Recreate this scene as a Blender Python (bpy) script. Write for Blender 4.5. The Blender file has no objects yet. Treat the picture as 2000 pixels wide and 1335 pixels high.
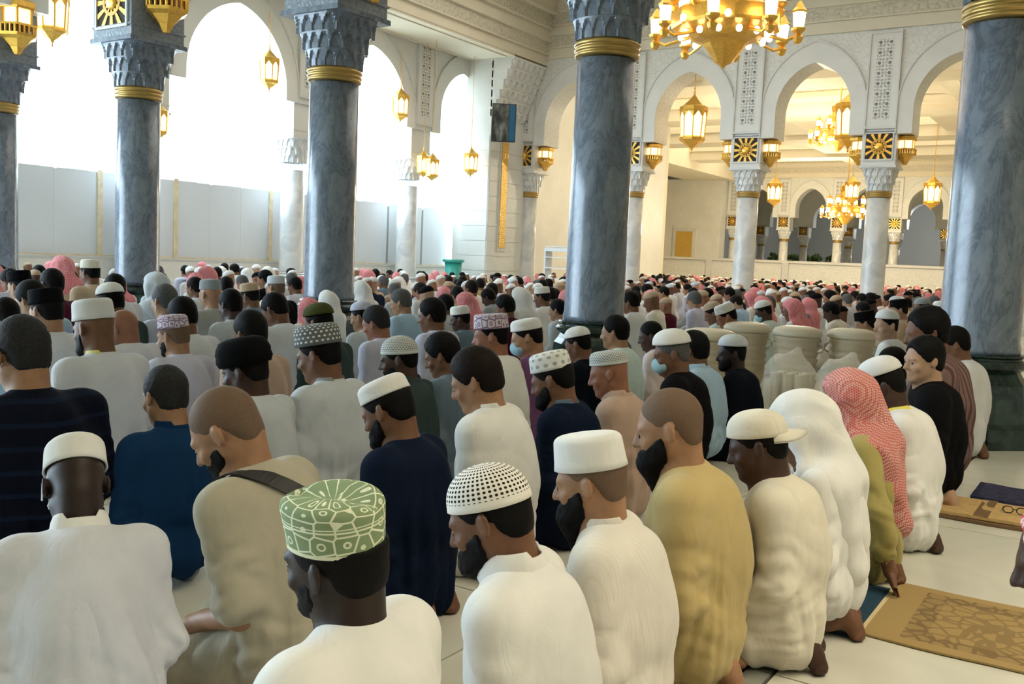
import bpy, math, random
import numpy as np
from math import sin, cos, pi, radians, sqrt, atan2
from mathutils import Matrix, Vector
random.seed(7); RNG = np.random.RandomState(11)
SC = bpy.context.scene
COL = SC.collection
# ------------------------------------------------------------------ camera
F_PX, YAW, PITCH, ROLL, CAM_H = 1850.0, radians(33), radians(5.0), radians(2.5), 1.33
cam_data = bpy.data.cameras.new('camera'); cam = bpy.data.objects.new('camera', cam_data); COL.objects.link(cam)
cam_data.sensor_width = 36.0; cam_data.lens = 36.0 * F_PX / 2000.0
cam_data.clip_start = 0.05; cam_data.clip_end = 600
CAM_R = Matrix.Rotation(YAW, 3, 'Z') @ Matrix.Rotation(pi/2 - PITCH, 3, 'X') @ Matrix.Rotation(ROLL, 3, 'Z')
cam.matrix_world = Matrix.Translation((0, 0, CAM_H)) @ CAM_R.to_4x4()
SC.camera = cam
def ray(x, y): return CAM_R @ Vector(((x-1000)/F_PX, -(y-667.5)/F_PX, -1.0))
def at_z(x, y, z): d = ray(x, y); return Vector((0, 0, CAM_H)) + d*((z-CAM_H)/d.z)
def at_x(x, y, X): d = ray(x, y); return Vector((0, 0, CAM_H)) + d*(X/d.x)
def at_y(x, y, Y): d = ray(x, y); return Vector((0, 0, CAM_H)) + d*(Y/d.y)
def project(p):
    q = CAM_R.transposed() @ (Vector(p) - Vector((0, 0, CAM_H)))
    return 1000 + F_PX*q.x/-q.z, 667.5 - F_PX*q.y/-q.z, -q.z
# ------------------------------------------------------------------ world and light
world = bpy.data.worlds.new('daylight'); SC.world = world; world.use_nodes = True
bg = world.node_tree.nodes['Background']; bg.inputs[0].default_value = (0.66, 0.84, 1.0, 1); bg.inputs[1].default_value = 14.0
def area(name, loc, size, power, col, rot=(0, 0, 0), portal=False, spread=pi):
    l = bpy.data.lights.new(name, 'AREA'); l.shape = 'RECTANGLE'; l.size, l.size_y = size
    l.energy = power; l.color = col
    l.spread = spread
    if portal: l.cycles.is_portal = True
    o = bpy.data.objects.new(name, l); COL.objects.link(o); o.location = loc; o.rotation_euler = rot
    return o
area('daylight_portal', (-18.8, 6.0, 3.9), (7.6, 38), 1, (1, 1, 1), (0, -pi/2, 0), True)
WARM = (1.0, 0.90, 0.74)
area('near_hall_warm_fill', (3.2, 2.6, 6.6), (5, 6), 345, (1.0, 0.88, 0.65), spread=radians(108))  # added warm key without a fitting, spread narrowed to keep the left cool
area('middle_hall_fill', (-8.0, 17.5, 8.8), (14, 11), 620, (1.0, 0.94, 0.84))  # added broad fill, no such fitting hangs in the middle hall
area('far_hall_glow_fill', (-9.0, 44.5, 8.88), (34, 34), 5200, (1.0, 0.88, 0.66))  # added glowing sheet that reads as bright ceiling and fills the far hall
def point(name, loc, power, col, r=0.06):
    l = bpy.data.lights.new(name, 'POINT'); l.energy = power; l.color = col; l.shadow_soft_size = r
    o = bpy.data.objects.new(name, l); COL.objects.link(o); o.location = loc
point('chandelier_light_far', (-11.5, 38.0, 4.6), 1500, (1.0, 0.85, 0.6)); point('chandelier_light_farther', (-16.0, 56.0, 4.2), 1500, (1.0, 0.85, 0.6)); point('fill_beyond_far_arcade', (-14.0, 88.0, 6.0), 1500, (0.9, 0.95, 1.0))  # the one beyond the far arcade is an added fill for its openings
SC.view_settings.view_transform = 'Standard'; SC.view_settings.look = 'None'
SC.view_settings.exposure = 0.0; SC.view_settings.gamma = 1.0; SC.view_settings.use_curve_mapping = False
# ------------------------------------------------------------------ materials
MATS = {}
def new_mat(name):
    m = bpy.data.materials.new(name); m.use_nodes = True
    nt = m.node_tree; b = nt.nodes['Principled BSDF']
    MATS[name] = m
    return m, nt, b
def N(nt, t, **kw):
    n = nt.nodes.new(t)
    for k, v in kw.items():
        if k.startswith('i_'):
            key = k[2:]; key = int(key) if key.isdigit() else key.replace('_', ' ')
            n.inputs[key].default_value = v
        else: setattr(n, k, v)
    return n
def L(nt, a, b): nt.links.new(a, b)
def ramp(nt, fac, stops, interp='LINEAR'):
    r = N(nt, 'ShaderNodeValToRGB'); r.color_ramp.interpolation = interp
    e = r.color_ramp.elements
    while len(e) < len(stops): e.new(0.5)
    for i, (p, c) in enumerate(stops): e[i].position = p; e[i].color = (*c, 1) if len(c) == 3 else c
    L(nt, fac, r.inputs[0]); return r
def bump(nt, b, h, strength=0.3, dist=0.01):
    n = N(nt, 'ShaderNodeBump', i_Strength=strength, i_Distance=dist); L(nt, h, n.inputs['Height']); L(nt, n.outputs[0], b.inputs['Normal'])
def coords(nt, kind='Object', scale=(1, 1, 1), rot=(0, 0, 0)):
    tc = N(nt, 'ShaderNodeTexCoord'); mp = N(nt, 'ShaderNodeMapping'); mp.inputs['Scale'].default_value = scale; mp.inputs['Rotation'].default_value = rot
    L(nt, tc.outputs[kind], mp.inputs[0]); return mp.outputs[0]
def math_n(nt, op, a, b=None, c=None):
    n = N(nt, 'ShaderNodeMath', operation=op)
    for i, v in enumerate((a, b, c)):
        if v is None: continue
        if isinstance(v, (int, float)): n.inputs[i].default_value = v
        else: L(nt, v, n.inputs[i])
    return n.outputs[0]
def mix_c(nt, fac, a, b):
    n = N(nt, 'ShaderNodeMix', data_type='RGBA')
    if isinstance(fac, (int, float)): n.inputs[0].default_value = fac
    else: L(nt, fac, n.inputs[0])
    for i, v in ((6, a), (7, b)):
        if isinstance(v, tuple): n.inputs[i].default_value = (*v[:3], 1)
        else: L(nt, v, n.inputs[i])
    return n.outputs[2]
def plain(name, col, rough=0.6, metal=0.0, emit=0.0, ecol=None, noise=0.0, nscale=8.0, spec=0.5):
    m, nt, b = new_mat(name)
    b.inputs['Base Color'].default_value = (*col, 1); b.inputs['Roughness'].default_value = rough; b.inputs['Metallic'].default_value = metal
    b.inputs['Specular IOR Level'].default_value = spec
    if emit: b.inputs['Emission Color'].default_value = (*(ecol or col), 1); b.inputs['Emission Strength'].default_value = emit
    if noise:
        n = N(nt, 'ShaderNodeTexNoise', i_Scale=nscale, i_Detail=4.0); L(nt, coords(nt), n.inputs[0])
        r = ramp(nt, n.outputs[0], [(0.3, tuple(c*(1-noise) for c in col)), (0.7, tuple(min(1, c*(1+noise)) for c in col))]); L(nt, r.outputs[0], b.inputs['Base Color'])
    return m
plain('stone', (0.66, 0.66, 0.62), 0.45, noise=0.05, nscale=1.5)
plain('stone_trim', (0.60, 0.60, 0.57), 0.45, noise=0.05, nscale=3)
plain('plaster', (0.70, 0.64, 0.50), 0.7, noise=0.04, nscale=1)
plain('gold', (0.80, 0.47, 0.09), 0.30, 0.75, noise=0.12, nscale=20)
plain('gold_ring', (0.42, 0.28, 0.09), 0.35, 0.7)
plain('gold_dark', (0.48, 0.27, 0.05), 0.45, 0.5)
plain('lamp_glass', (1.0, 0.80, 0.50), 0.4, emit=2.0, ecol=(1.0, 0.72, 0.36))
plain('bulb', (1.0, 0.9, 0.7), 0.4, emit=6.0, ecol=(1.0, 0.86, 0.62))
plain('dark_hole', (0.03, 0.022, 0.015), 0.8)
plain('fence_panel', (0.66, 0.69, 0.72), 0.6, noise=0.03, nscale=0.6)
plain('fence_post', (0.72, 0.60, 0.40), 0.6, noise=0.15, nscale=6)
plain('fence_seam', (0.30, 0.30, 0.30), 0.6)
plain('pale_wall', (0.74, 0.72, 0.66), 0.6, noise=0.03)
plain('facade', (0.9, 0.9, 0.88), 0.8)
plain('facade_window', (0.17, 0.168, 0.16), 0.9, spec=0.0)
plain('pavement', (0.75, 0.74, 0.72), 0.8)
plain('screen_dark', (0.05, 0.06, 0.07), 0.3)
plain('black_plastic', (0.012, 0.012, 0.013), 0.45)
plain('shelf_white', (0.7, 0.74, 0.76), 0.4)
plain('teal_plastic', (0.03, 0.33, 0.27), 0.4)
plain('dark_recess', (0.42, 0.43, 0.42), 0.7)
plain('plant', (0.06, 0.10, 0.02), 0.8, noise=0.4, nscale=4)
m, nt, b = new_mat('marble_column')
cv = coords(nt, 'Object', (1, 1, 0.55), (0.5, 0.3, 0))
n1 = N(nt, 'ShaderNodeTexNoise', i_Scale=2.2, i_Detail=9.0, i_Roughness=0.68, i_Distortion=1.6); L(nt, cv, n1.inputs[0])
n2 = N(nt, 'ShaderNodeTexNoise', i_Scale=14.0, i_Detail=6.0, i_Roughness=0.7); L(nt, cv, n2.inputs[0])
r1 = ramp(nt, n1.outputs[0], [(0.34, (0.105, 0.128, 0.165)), (0.47, (0.19, 0.228, 0.285)), (0.5, (0.125, 0.155, 0.20)), (0.54, (0.205, 0.243, 0.30)), (0.75, (0.27, 0.302, 0.345))])
r2 = ramp(nt, n2.outputs[0], [(0.35, (0.70, 0.72, 0.75)), (0.65, (1, 1, 1))])
mx = N(nt, 'ShaderNodeMix', data_type='RGBA', blend_type='MULTIPLY'); mx.inputs[0].default_value = 1.0
L(nt, r1.outputs[0], mx.inputs[6]); L(nt, r2.outputs[0], mx.inputs[7]); L(nt, mx.outputs[2], b.inputs['Base Color'])
b.inputs['Roughness'].default_value = 0.22
m, nt, b = new_mat('marble_pale')
n1 = N(nt, 'ShaderNodeTexNoise', i_Scale=2.0, i_Detail=8.0, i_Distortion=1.2); L(nt, coords(nt), n1.inputs[0])
r1 = ramp(nt, n1.outputs[0], [(0.35, (0.52, 0.54, 0.55)), (0.6, (0.68, 0.68, 0.66))]); L(nt, r1.outputs[0], b.inputs['Base Color']); b.inputs['Roughness'].default_value = 0.25
m, nt, b = new_mat('marble_green')
n1 = N(nt, 'ShaderNodeTexNoise', i_Scale=5.0, i_Detail=8.0, i_Distortion=1.5); L(nt, coords(nt), n1.inputs[0])
r1 = ramp(nt, n1.outputs[0], [(0.4, (0.006, 0.018, 0.016)), (0.7, (0.03, 0.06, 0.052))]); L(nt, r1.outputs[0], b.inputs['Base Color']); b.inputs['Roughness'].default_value = 0.2
def carved(name, c0, c1, scale, strength=0.5, dist=0.03, metal=0.0, rough=0.5):
    m, nt, b = new_mat(name); cv = coords(nt)
    v1 = N(nt, 'ShaderNodeTexVoronoi', feature='DISTANCE_TO_EDGE', i_Scale=scale); L(nt, cv, v1.inputs[0])
    v2 = N(nt, 'ShaderNodeTexVoronoi', feature='F1', i_Scale=scale*2.1); L(nt, cv, v2.inputs[0])
    s = math_n(nt, 'ADD', v1.outputs[0], math_n(nt, 'MULTIPLY', v2.outputs[0], 0.35))
    r = ramp(nt, s, [(0.05, c0), (0.35, c1)]); L(nt, r.outputs[0], b.inputs['Base Color'])
    b.inputs['Roughness'].default_value = rough; b.inputs['Metallic'].default_value = metal
    bump(nt, b, s, strength, dist)
    return m
carved('stone_carved', (0.56, 0.56, 0.52), (0.68, 0.68, 0.63), 7.0, 0.25, 0.03)
carved('frieze_carved', (0.44, 0.40, 0.30), (0.62, 0.57, 0.45), 6.0, 0.5, 0.05)
carved('gold_carved', (0.42, 0.25, 0.04), (0.72, 0.48, 0.12), 14.0, 0.5, 0.02, 0.5, 0.4)
carved('block_carved', (0.14, 0.168, 0.20), (0.22, 0.255, 0.292), 13.0, 0.5, 0.02)
def lattice(name, base, dark, cell):
    m, nt, b = new_mat(name)
    cv = coords(nt, 'UV')
    v = N(nt, 'ShaderNodeTexVoronoi', feature='F1', i_Scale=1.0/cell, i_Randomness=0.0); L(nt, cv, v.inputs[0])
    d = v.outputs[0]
    hole = math_n(nt, 'LESS_THAN', d, 0.16)
    ring = math_n(nt, 'LESS_THAN', math_n(nt, 'ABSOLUTE', math_n(nt, 'SUBTRACT', d, 0.40)), 0.06)
    v2 = N(nt, 'ShaderNodeTexVoronoi', feature='F1', i_Scale=3.0/cell, i_Randomness=0.25); L(nt, cv, v2.inputs[0])
    sp = math_n(nt, 'MULTIPLY', math_n(nt, 'LESS_THAN', v2.outputs[0], 0.30), math_n(nt, 'GREATER_THAN', d, 0.22))
    f = math_n(nt, 'MAXIMUM', hole, math_n(nt, 'MAXIMUM', math_n(nt, 'MULTIPLY', ring, 0.35), math_n(nt, 'MULTIPLY', sp, 0.75)))
    L(nt, mix_c(nt, f, base, dark), b.inputs['Base Color'])
    bump(nt, b, math_n(nt, 'SUBTRACT', 1.0, f), 0.5, 0.02)
    return m
lattice('lattice_panel', (0.66, 0.66, 0.62), (0.17, 0.18, 0.17), 0.26)
m, nt, b = new_mat('floor_marble')
n1 = N(nt, 'ShaderNodeTexNoise', i_Scale=1.6, i_Detail=7.0, i_Distortion=0.8); L(nt, coords(nt, 'Object', (1, 1, 1)), n1.inputs[0])
r1 = ramp(nt, n1.outputs[0], [(0.35, (0.60, 0.59, 0.51)), (0.6, (0.71, 0.69, 0.60))])
oi = N(nt, 'ShaderNodeObjectInfo')
r2 = ramp(nt, oi.outputs['Random'], [(0.0, (0.90, 0.90, 0.90)), (1.0, (1, 1, 1))])
mx = N(nt, 'ShaderNodeMix', data_type='RGBA', blend_type='MULTIPLY'); mx.inputs[0].default_value = 1.0
L(nt, r1.outputs[0], mx.inputs[6]); L(nt, r2.outputs[0], mx.inputs[7]); L(nt, mx.outputs[2], b.inputs['Base Color'])
b.inputs['Roughness'].default_value = 0.28
plain('floor_stripe', (0.22, 0.23, 0.20), 0.3, noise=0.35, nscale=7)
plain('floor_joint', (0.07, 0.065, 0.05), 0.7)
# ------------------------------------------------------------------ mesh helpers
def tag(o, label=None, cat=None, group=None, kind=None):
    if label: o['label'] = label
    if cat: o['category'] = cat
    if group: o['group'] = group
    if kind: o['kind'] = kind
    return o
def empty(name, loc=(0, 0, 0), rz=0.0, parent=None):
    o = bpy.data.objects.new(name, None); COL.objects.link(o); o.location = loc; o.rotation_euler = (0, 0, rz); o.empty_display_size = 0.1
    if parent: o.parent = parent
    return o
def link(name, me, parent=None, mats=None):
    o = bpy.data.objects.new(name, me); COL.objects.link(o)
    if parent is not None: o.parent = parent
    return o
class MB:
    def __init__(s): s.v = []; s.f = []; s.m = []; s.uv = None
    def add(s, verts, faces, mi=0):
        o = len(s.v); s.v += [tuple(p) for p in verts]; s.f += [tuple(i+o for i in f) for f in faces]; s.m += [mi]*len(faces); return s
    def box(s, x0, x1, y0, y1, z0, z1, mi=0):
        return s.add([(x, y, z) for z in (z0, z1) for y in (y0, y1) for x in (x0, x1)], [(0, 2, 3, 1), (4, 5, 7, 6), (0, 1, 5, 4), (2, 6, 7, 3), (0, 4, 6, 2), (1, 3, 7, 5)], mi)
    def lathe(s, prof, n=24, c=(0, 0, 0), mi=0, rot=0.0, cap=True, sx=1, sy=1):
        V = []; Fc = []
        for r, z in prof:
            for i in range(n):
                a = rot + 2*pi*i/n; V.append((c[0]+r*cos(a)*sx, c[1]+r*sin(a)*sy, c[2]+z))
        for j in range(len(prof)-1):
            for i in range(n):
                k = (i+1) % n; Fc.append((j*n+i, j*n+k, (j+1)*n+k, (j+1)*n+i))
        if cap: Fc.append(tuple(range(n-1, -1, -1))); Fc.append(tuple((len(prof)-1)*n+i for i in range(n)))
        return s.add(V, Fc, mi)
    def tube(s, pts, r, n=8, mi=0):
        pts = [Vector(p) for p in pts]; rs = r if isinstance(r, (list, tuple)) else [r]*len(pts); V = []; Fc = []
        for i, p in enumerate(pts):
            d = (pts[min(i+1, len(pts)-1)] - pts[max(i-1, 0)]).normalized(); u = d.orthogonal().normalized() if i == 0 else (u - d*u.dot(d)).normalized(); w = d.cross(u)
            V += [tuple(p + (u*cos(2*pi*k/n) + w*sin(2*pi*k/n))*rs[i]) for k in range(n)]
        for j in range(len(pts)-1):
            for i in range(n): k = (i+1) % n; Fc.append((j*n+i, j*n+k, (j+1)*n+k, (j+1)*n+i))
        Fc.append(tuple(range(n-1, -1, -1))); Fc.append(tuple((len(pts)-1)*n+i for i in range(n)))
        return s.add(V, Fc, mi)
    def mesh(s, name, mats, smooth=False):
        me = bpy.data.meshes.new(name); me.from_pydata(s.v, [], s.f)
        for mt in (mats if isinstance(mats, (list, tuple)) else [mats]): me.materials.append(MATS[mt] if isinstance(mt, str) else mt)
        if any(s.m): me.polygons.foreach_set('material_index', s.m)
        if s.uv: 
            uvl = me.uv_layers.new(name='UVMap'); li = np.zeros(len(me.loops), dtype=np.int32); me.loops.foreach_get('vertex_index', li)
            uvl.data.foreach_set('uv', np.array(s.uv, dtype=np.float32)[li].ravel())
        if smooth: me.polygons.foreach_set('use_smooth', [True]*len(me.polygons))
        me.update(); return me
    def build(s, name, mats, parent=None, smooth=False, loc=None, rz=0.0):
        o = link(name, s.mesh(name, mats, smooth), parent)
        if loc is not None: o.location = loc
        o.rotation_euler = (0, 0, rz); return o
    def fix(s, name, mats, parent=None, smooth=False):   # recalculated normals
        import bmesh
        me = s.mesh(name, mats, smooth); bm = bmesh.new(); bm.from_mesh(me); bmesh.ops.recalc_face_normals(bm, faces=bm.faces[:]); bm.to_mesh(me); bm.free()
        return link(name, me, parent)
def copy_tree(o, parent=None):
    c = o.copy(); COL.objects.link(c); c.parent = parent
    for ch in list(o.children): copy_tree(ch, c)
    return c
# ------------------------------------------------------------------ setting
Z_BASE, Z_RING, Z_CAP, Z_BLK0, Z_SPR, Z_BLK1, Z_APEX, Z_PAN = 0.735, 3.42, 3.52, 4.10, 4.96, 5.07, 6.91, 7.6
Y_MID, Y_R, Y_F1, Y_F2 = 8.6, 26.4, 65.0, 79.0
# floor: a bed with joint colour and marble slabs lying in it
fl = MB().box(-31.4, 14, -14, 110, -0.3, -0.012).build('floor', 'floor_joint'); tag(fl, kind='structure')
def slab_mesh(w, d, mat):
    g = 0.004
    return MB().box(g, w-g, g, d-g, -0.012, 0.0).mesh('tile', mat)
sl_a = slab_mesh(0.82, 1.22, 'floor_marble'); sl_s = slab_mesh(0.085, 1.22, 'floor_stripe')
for j in range(8):
    y = 0.6 + 1.22*j
    for i in range(3):
        o = link('tile', sl_a, fl); o.location = (-0.885 + 0.82*i, y, 0)
    o = link('tile', sl_s, fl); o.location = (-0.975, y, 0)
    for i in range(4):
        o = link('tile', sl_a, fl); o.location = (-0.985 - 0.82*(i+1), y, 0)
big = MB()
big.box(-31.4, -4.28, -14, 110, -0.012, -0.001); big.box(-4.28, 1.56, 10.37, 110, -0.012, -0.001); big.box(1.58, 14, -14, 110, -0.012, -0.001); big.box(-4.28, 1.56, -14, 0.59, -0.012, -0.001)
big.build('far_paving', 'floor_marble', fl)
# --- columns
def capital_mesh():
    n, tiers = 16, 3; NT, NZ = n*8, 12; V = []; Fc = []
    rows = []
    for t in range(tiers):
        for k in range(NZ+1):
            rows.append((t, k/NZ))
    for t, q in rows:
        for i in range(NT):
            a = 2*pi*i/NT; u = (t + q)/tiers
            c = ((i/8.0 + (0.5 if t % 2 else 0)) % 1.0)*2-1
            rc = 0.315; sq = 0.425/max(abs(cos(a)), abs(sin(a))); sq = min(sq, 0.50)
            w = ((t + 0.62 + 0.38*q**3)/tiers); w = w**1.3
            w0 = ((t + 0.35)/tiers)**1.3
            full = rc*(1-w) + sq*w
            back = rc*(1-w0) + sq*w0 - 0.012
            arch = 0.90*(1 - abs(c)**2.4)
            r = back if q < arch else full
            if q < arch and arch - q < 0.08: r = back*0.5 + full*0.5
            V.append((r*cos(a), r*sin(a), Z_CAP + (Z_BLK0-Z_CAP)*u))
    R = len(rows)
    for j in range(R-1):
        for i in range(NT):
            k = (i+1) % NT; Fc.append((j*NT+i, j*NT+k, (j+1)*NT+k, (j+1)*NT+i))
    return V, Fc
CAPV, CAPF = capital_mesh()
def rosette(axis_rot, mt_frame):
    # square panel facing -Y at y=0 : dark ground, gold spokes, boss, frame; returns four meshes
    s = 0.33
    g = MB().box(-s, s, -0.004, 0.03, -s, s)
    sp = MB()
    for k in range(12):
        a = 2*pi*k/12
        r0, r1 = 0.10, s/max(abs(cos(a)), abs(sin(a))) - 0.0
        d = (cos(a), sin(a)); nrm = (-sin(a), cos(a)); w0, w1 = 0.014, 0.040
        P = [(d[0]*r0+nrm[0]*w0, d[1]*r0+nrm[1]*w0), (d[0]*r1+nrm[0]*w1, d[1]*r1+nrm[1]*w1), (d[0]*r1-nrm[0]*w1, d[1]*r1-nrm[1]*w1), (d[0]*r0-nrm[0]*w0, d[1]*r0-nrm[1]*w0)]
        P = [(max(-s, min(s, x)), max(-s, min(s, z))) for x, z in P]
        sp.add([(x, -0.016, z) for x, z in P] + [(x, -0.004, z) for x, z in P], [(0, 1, 2, 3), (0, 4, 5, 1), (1, 5, 6, 2), (2, 6, 7, 3), (3, 7, 4, 0)])
    ring = MB()
    V = []; 
    for rr, yy in ((0.15, -0.005), (0.15, -0.02), (0.20, -0.02), (0.20, -0.005)):
        for k in range(24): V.append((rr*cos(2*pi*k/24), yy, rr*sin(2*pi*k/24)))
    ring.add(V, [(j*24+i, j*24+(i+1) % 24, (j+1)*24+(i+1) % 24, (j+1)*24+i) for j in range(3) for i in range(24)])
    boss = MB(); V = []
    for rr, yy in ((0.12, -0.005), (0.12, -0.025), (0.085, -0.05), (0.03, -0.06), (0.0, -0.06)):
        for k in range(16): V.append((rr*cos(2*pi*k/16), yy, rr*sin(2*pi*k/16)))
    boss.add(V, [(j*16+i, j*16+(i+1) % 16, (j+1)*16+(i+1) % 16, (j+1)*16+i) for j in range(4) for i in range(16)])
    fr = MB(); t = 0.035
    for x0, x1, z0, z1 in ((-s-t, s+t, s, s+t), (-s-t, s+t, -s-t, -s), (-s-t, -s, -s, s), (s, s+t, -s, s)): fr.box(x0, x1, -0.03, 0.02, z0, z1)
    return g.mesh('ground_panel', 'dark_hole'), sp.mesh('spokes', 'gold'), ring.mesh('ring', 'gold_dark'), boss.mesh('boss', 'gold', True), fr.mesh('frame', mt_frame)
ROS = rosette(0, 'stone_trim'); 
_pairs = {}
def column_meshes(dark):
    if dark in _pairs: return _pairs[dark]
    shaft_m, blk_m = ('marble_column', 'block_carved') if dark else ('marble_pale', 'stone')
    cap_m = 'marble_column' if dark else 'marble_pale'
    base = MB().lathe([(0.47, 0), (0.47, 0.16), (0.43, 0.2), (0.40, 0.50), (0.36, 0.55), (0.335, 0.60)], 8, rot=pi/8).lathe([(0.335, 0.60), (0.375, 0.63), (0.385, 0.66), (0.36, 0.685), (0.335, 0.69), (0.335, 0.705), (0.36, 0.72), (0.345, 0.735)], 40)
    shaft = MB().lathe([(0.315, 0.735), (0.318, 0.78), (0.305, 0.83), (0.302, 2.0), (0.292, 3.34)], 48)
    ring = MB().lathe([(0.295, 3.355), (0.318, 3.365), (0.325, 3.38), (0.318, 3.395), (0.305, 3.402), (0.322, 3.412), (0.332, 3.43), (0.322, 3.448), (0.308, 3.455), (0.325, 3.465), (0.336, 3.483), (0.325, 3.50), (0.31, 3.52)], 48)
    capi = MB(); capi.add(CAPV, CAPF)
    b = 0.43
    blk = MB().box(-b, b, -b, b, 4.16, 5.07); blk.box(-b-0.02, b+0.02, -b-0.02, b+0.02, 4.30, 4.325)
    mold = MB().box(-b-0.035, b+0.035, -b-0.035, b+0.035, 4.10, 4.16).box(-b-0.02, b+0.02, -b-0.02, b+0.02, 5.03, 5.07)
    _pairs[dark] = [('base', base.mesh('base', 'marble_green' if dark else 'marble_pale', False)), ('shaft', shaft.mesh('shaft', shaft_m, True)), ('ring', ring.mesh('ring', 'gold_ring', True)),
                    ('capital', capi.mesh('capital', cap_m, False)), ('block', blk.mesh('block', blk_m)), ('moulding', mold.mesh('moulding', cap_m))]
    return _pairs[dark]
def column(x, y, label, dark=False, sides=('-y',), group=None, plain_white=False):
    r = empty('column', (x, y, 0)); tag(r, label, 'column', group)
    for nme, me in column_meshes(dark):
        if not (plain_white and nme == 'ring'): link(nme, me, r)
    for sd in sides:
        rz = {'-y': 0, '+x': pi/2, '+y': pi, '-x': -pi/2}[sd]
        pe = link('rosette_panel', ROS[0], r); pe.location = (sin(rz)*0.43, -cos(rz)*0.43, 4.64); pe.rotation_euler = (0, 0, rz)
        for me in ROS[1:]:
            o = link(me.name.split('.')[0], me, pe)
            if o.name.startswith('spokes'): o['kind'] = 'stuff'
    return r
# --- wall-mounted gold lantern (balcony-like box with a lit glass)
def sconce_meshes():
    w = 0.27
    corbel = MB().lathe([(0.04, -0.40), (0.07, -0.36), (0.10, -0.30), (0.20, -0.20), (0.27, -0.16), (0.28, -0.12)], 6, rot=pi/6)
    gal = MB()
    for k in range(6):
        for q in range(4):
            a0 = 2*pi*k/6 + pi/6; a1 = a0 + pi/3; f = (q+0.5)/4
            x = 0.27*(cos(a0)*(1-f) + cos(a1)*f); y = 0.27*(sin(a0)*(1-f) + sin(a1)*f); gal.box(x-0.012, x+0.012, y-0.012, y+0.012, -0.12, -0.02)
    gal.lathe([(0.285, -0.02), (0.285, 0.01)], 6, rot=pi/6)
    glass = MB().lathe([(0.20, 0.01), (0.20, 0.22)], 6, rot=pi/6)
    bars = []
    for k in range(6):
        a = 2*pi*k/6 + pi/6; bars.append(('bar', MB().box(0.205*cos(a)-0.014, 0.205*cos(a)+0.014, 0.205*sin(a)-0.014, 0.205*sin(a)+0.014, 0.0, 0.24).mesh('bar', 'gold')))
    top = MB().lathe([(0.25, 0.22), (0.27, 0.25), (0.27, 0.32), (0.22, 0.34), (0.12, 0.40), (0.03, 0.46)], 6, rot=pi/6)
    return [('bracket', corbel.mesh('bracket', 'gold')), ('gallery', gal.mesh('gallery', 'gold')), ('glass', glass.mesh('glass', 'lamp_glass')), ('hood', top.mesh('hood', 'gold'))] + bars
SCON = sconce_meshes()
def sconce(x, y, z, label, group=None, s=1.0):
    r = empty('wall_lantern', (x, y, z)); tag(r, label, 'lantern', group); r.scale = (s, s, s)
    for nme, me in SCON:
        o = link(nme, me, r)
        if nme == 'gallery': o['kind'] = 'stuff'
    return r
# --- hanging lantern
def lantern_meshes():
    n = 8
    rod = MB().lathe([(0.012, 1.30), (0.035, 1.34), (0.03, 1.40), (0.012, 1.46), (0.03, 1.50), (0.012, 1.54)], 10)
    dome = MB().lathe([(0.36, 1.0), (0.30, 1.05), (0.20, 1.14), (0.10, 1.24), (0.03, 1.32)], n, rot=pi/8)
    band = MB().lathe([(0.40, 0.84), (0.42, 0.88), (0.42, 0.99), (0.37, 1.01)], n, rot=pi/8)
    panes = []
    for k in range(n):
        a0 = pi/8 + 2*pi*k/n; a1 = a0 + 2*pi/n; r0, r1 = 0.335, 0.385
        P = [(r0*cos(a0), r0*sin(a0), 0.16), (r0*cos(a1), r0*sin(a1), 0.16), (r1*cos(a1), r1*sin(a1), 0.85), (r1*cos(a0), r1*sin(a0), 0.85)]
        Q = [(x*0.97, y*0.97, z) for x, y, z in P]
        panes.append(MB().add(P+Q, [(0, 1, 2, 3), (7, 6, 5, 4), (0, 4, 5, 1), (2, 6, 7, 3), (1, 5, 6, 2), (0, 3, 7, 4)]).mesh('pane', 'lamp_glass'))
    bars = []; spand = []
    for k in range(n):
        a = pi/8 + 2*pi*k/n
        mb = MB().tube([(0.345*cos(a), 0.345*sin(a), 0.14), (0.395*cos(a), 0.395*sin(a), 0.86)], 0.02, 6)
        a1 = a + 2*pi/n                                   # pointed gold spandrel at the head of the pane to its left
        c0 = Vector((0.398*cos(a), 0.398*sin(a), 0.86)); c1 = Vector((0.398*cos(a1), 0.398*sin(a1), 0.86)); mid = (c0+c1)/2
        d0 = Vector((0.385*cos(a), 0.385*sin(a), 0.66)); d1 = Vector((0.385*cos(a1), 0.385*sin(a1), 0.66))
        bars.append(mb.mesh('bar', 'gold')); c0b, c1b, mb_ = c0*1.02, c1*1.02, mid*1.02
        spand.append(MB().add([c0, c1, d0, mid, d1, c0*0.97, c1*0.97], [(0, 2, 3), (1, 3, 4), (0, 3, 1), (0, 1, 6, 5)]).mesh('spandrel', 'gold'))
    base = MB().lathe([(0.05, -0.16), (0.16, -0.10), (0.26, -0.02), (0.35, 0.02), (0.38, 0.06), (0.38, 0.12), (0.33, 0.16)], n, rot=pi/8)
    fin = MB().lathe([(0.008, -0.32), (0.03, -0.28), (0.012, -0.23), (0.045, -0.19), (0.05, -0.16)], 10)
    return [('rod', rod.mesh('rod', 'gold', True)), ('dome', dome.mesh('dome', 'gold')), ('band', band.mesh('band', 'gold'))] + [('pane', p) for p in panes] + [('bar', q) for q in bars] + [('spandrel', q) for q in spand] + [('base', base.mesh('base', 'gold')), ('finial', fin.mesh('finial', 'gold', True))]
LANT = lantern_meshes()
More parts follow.
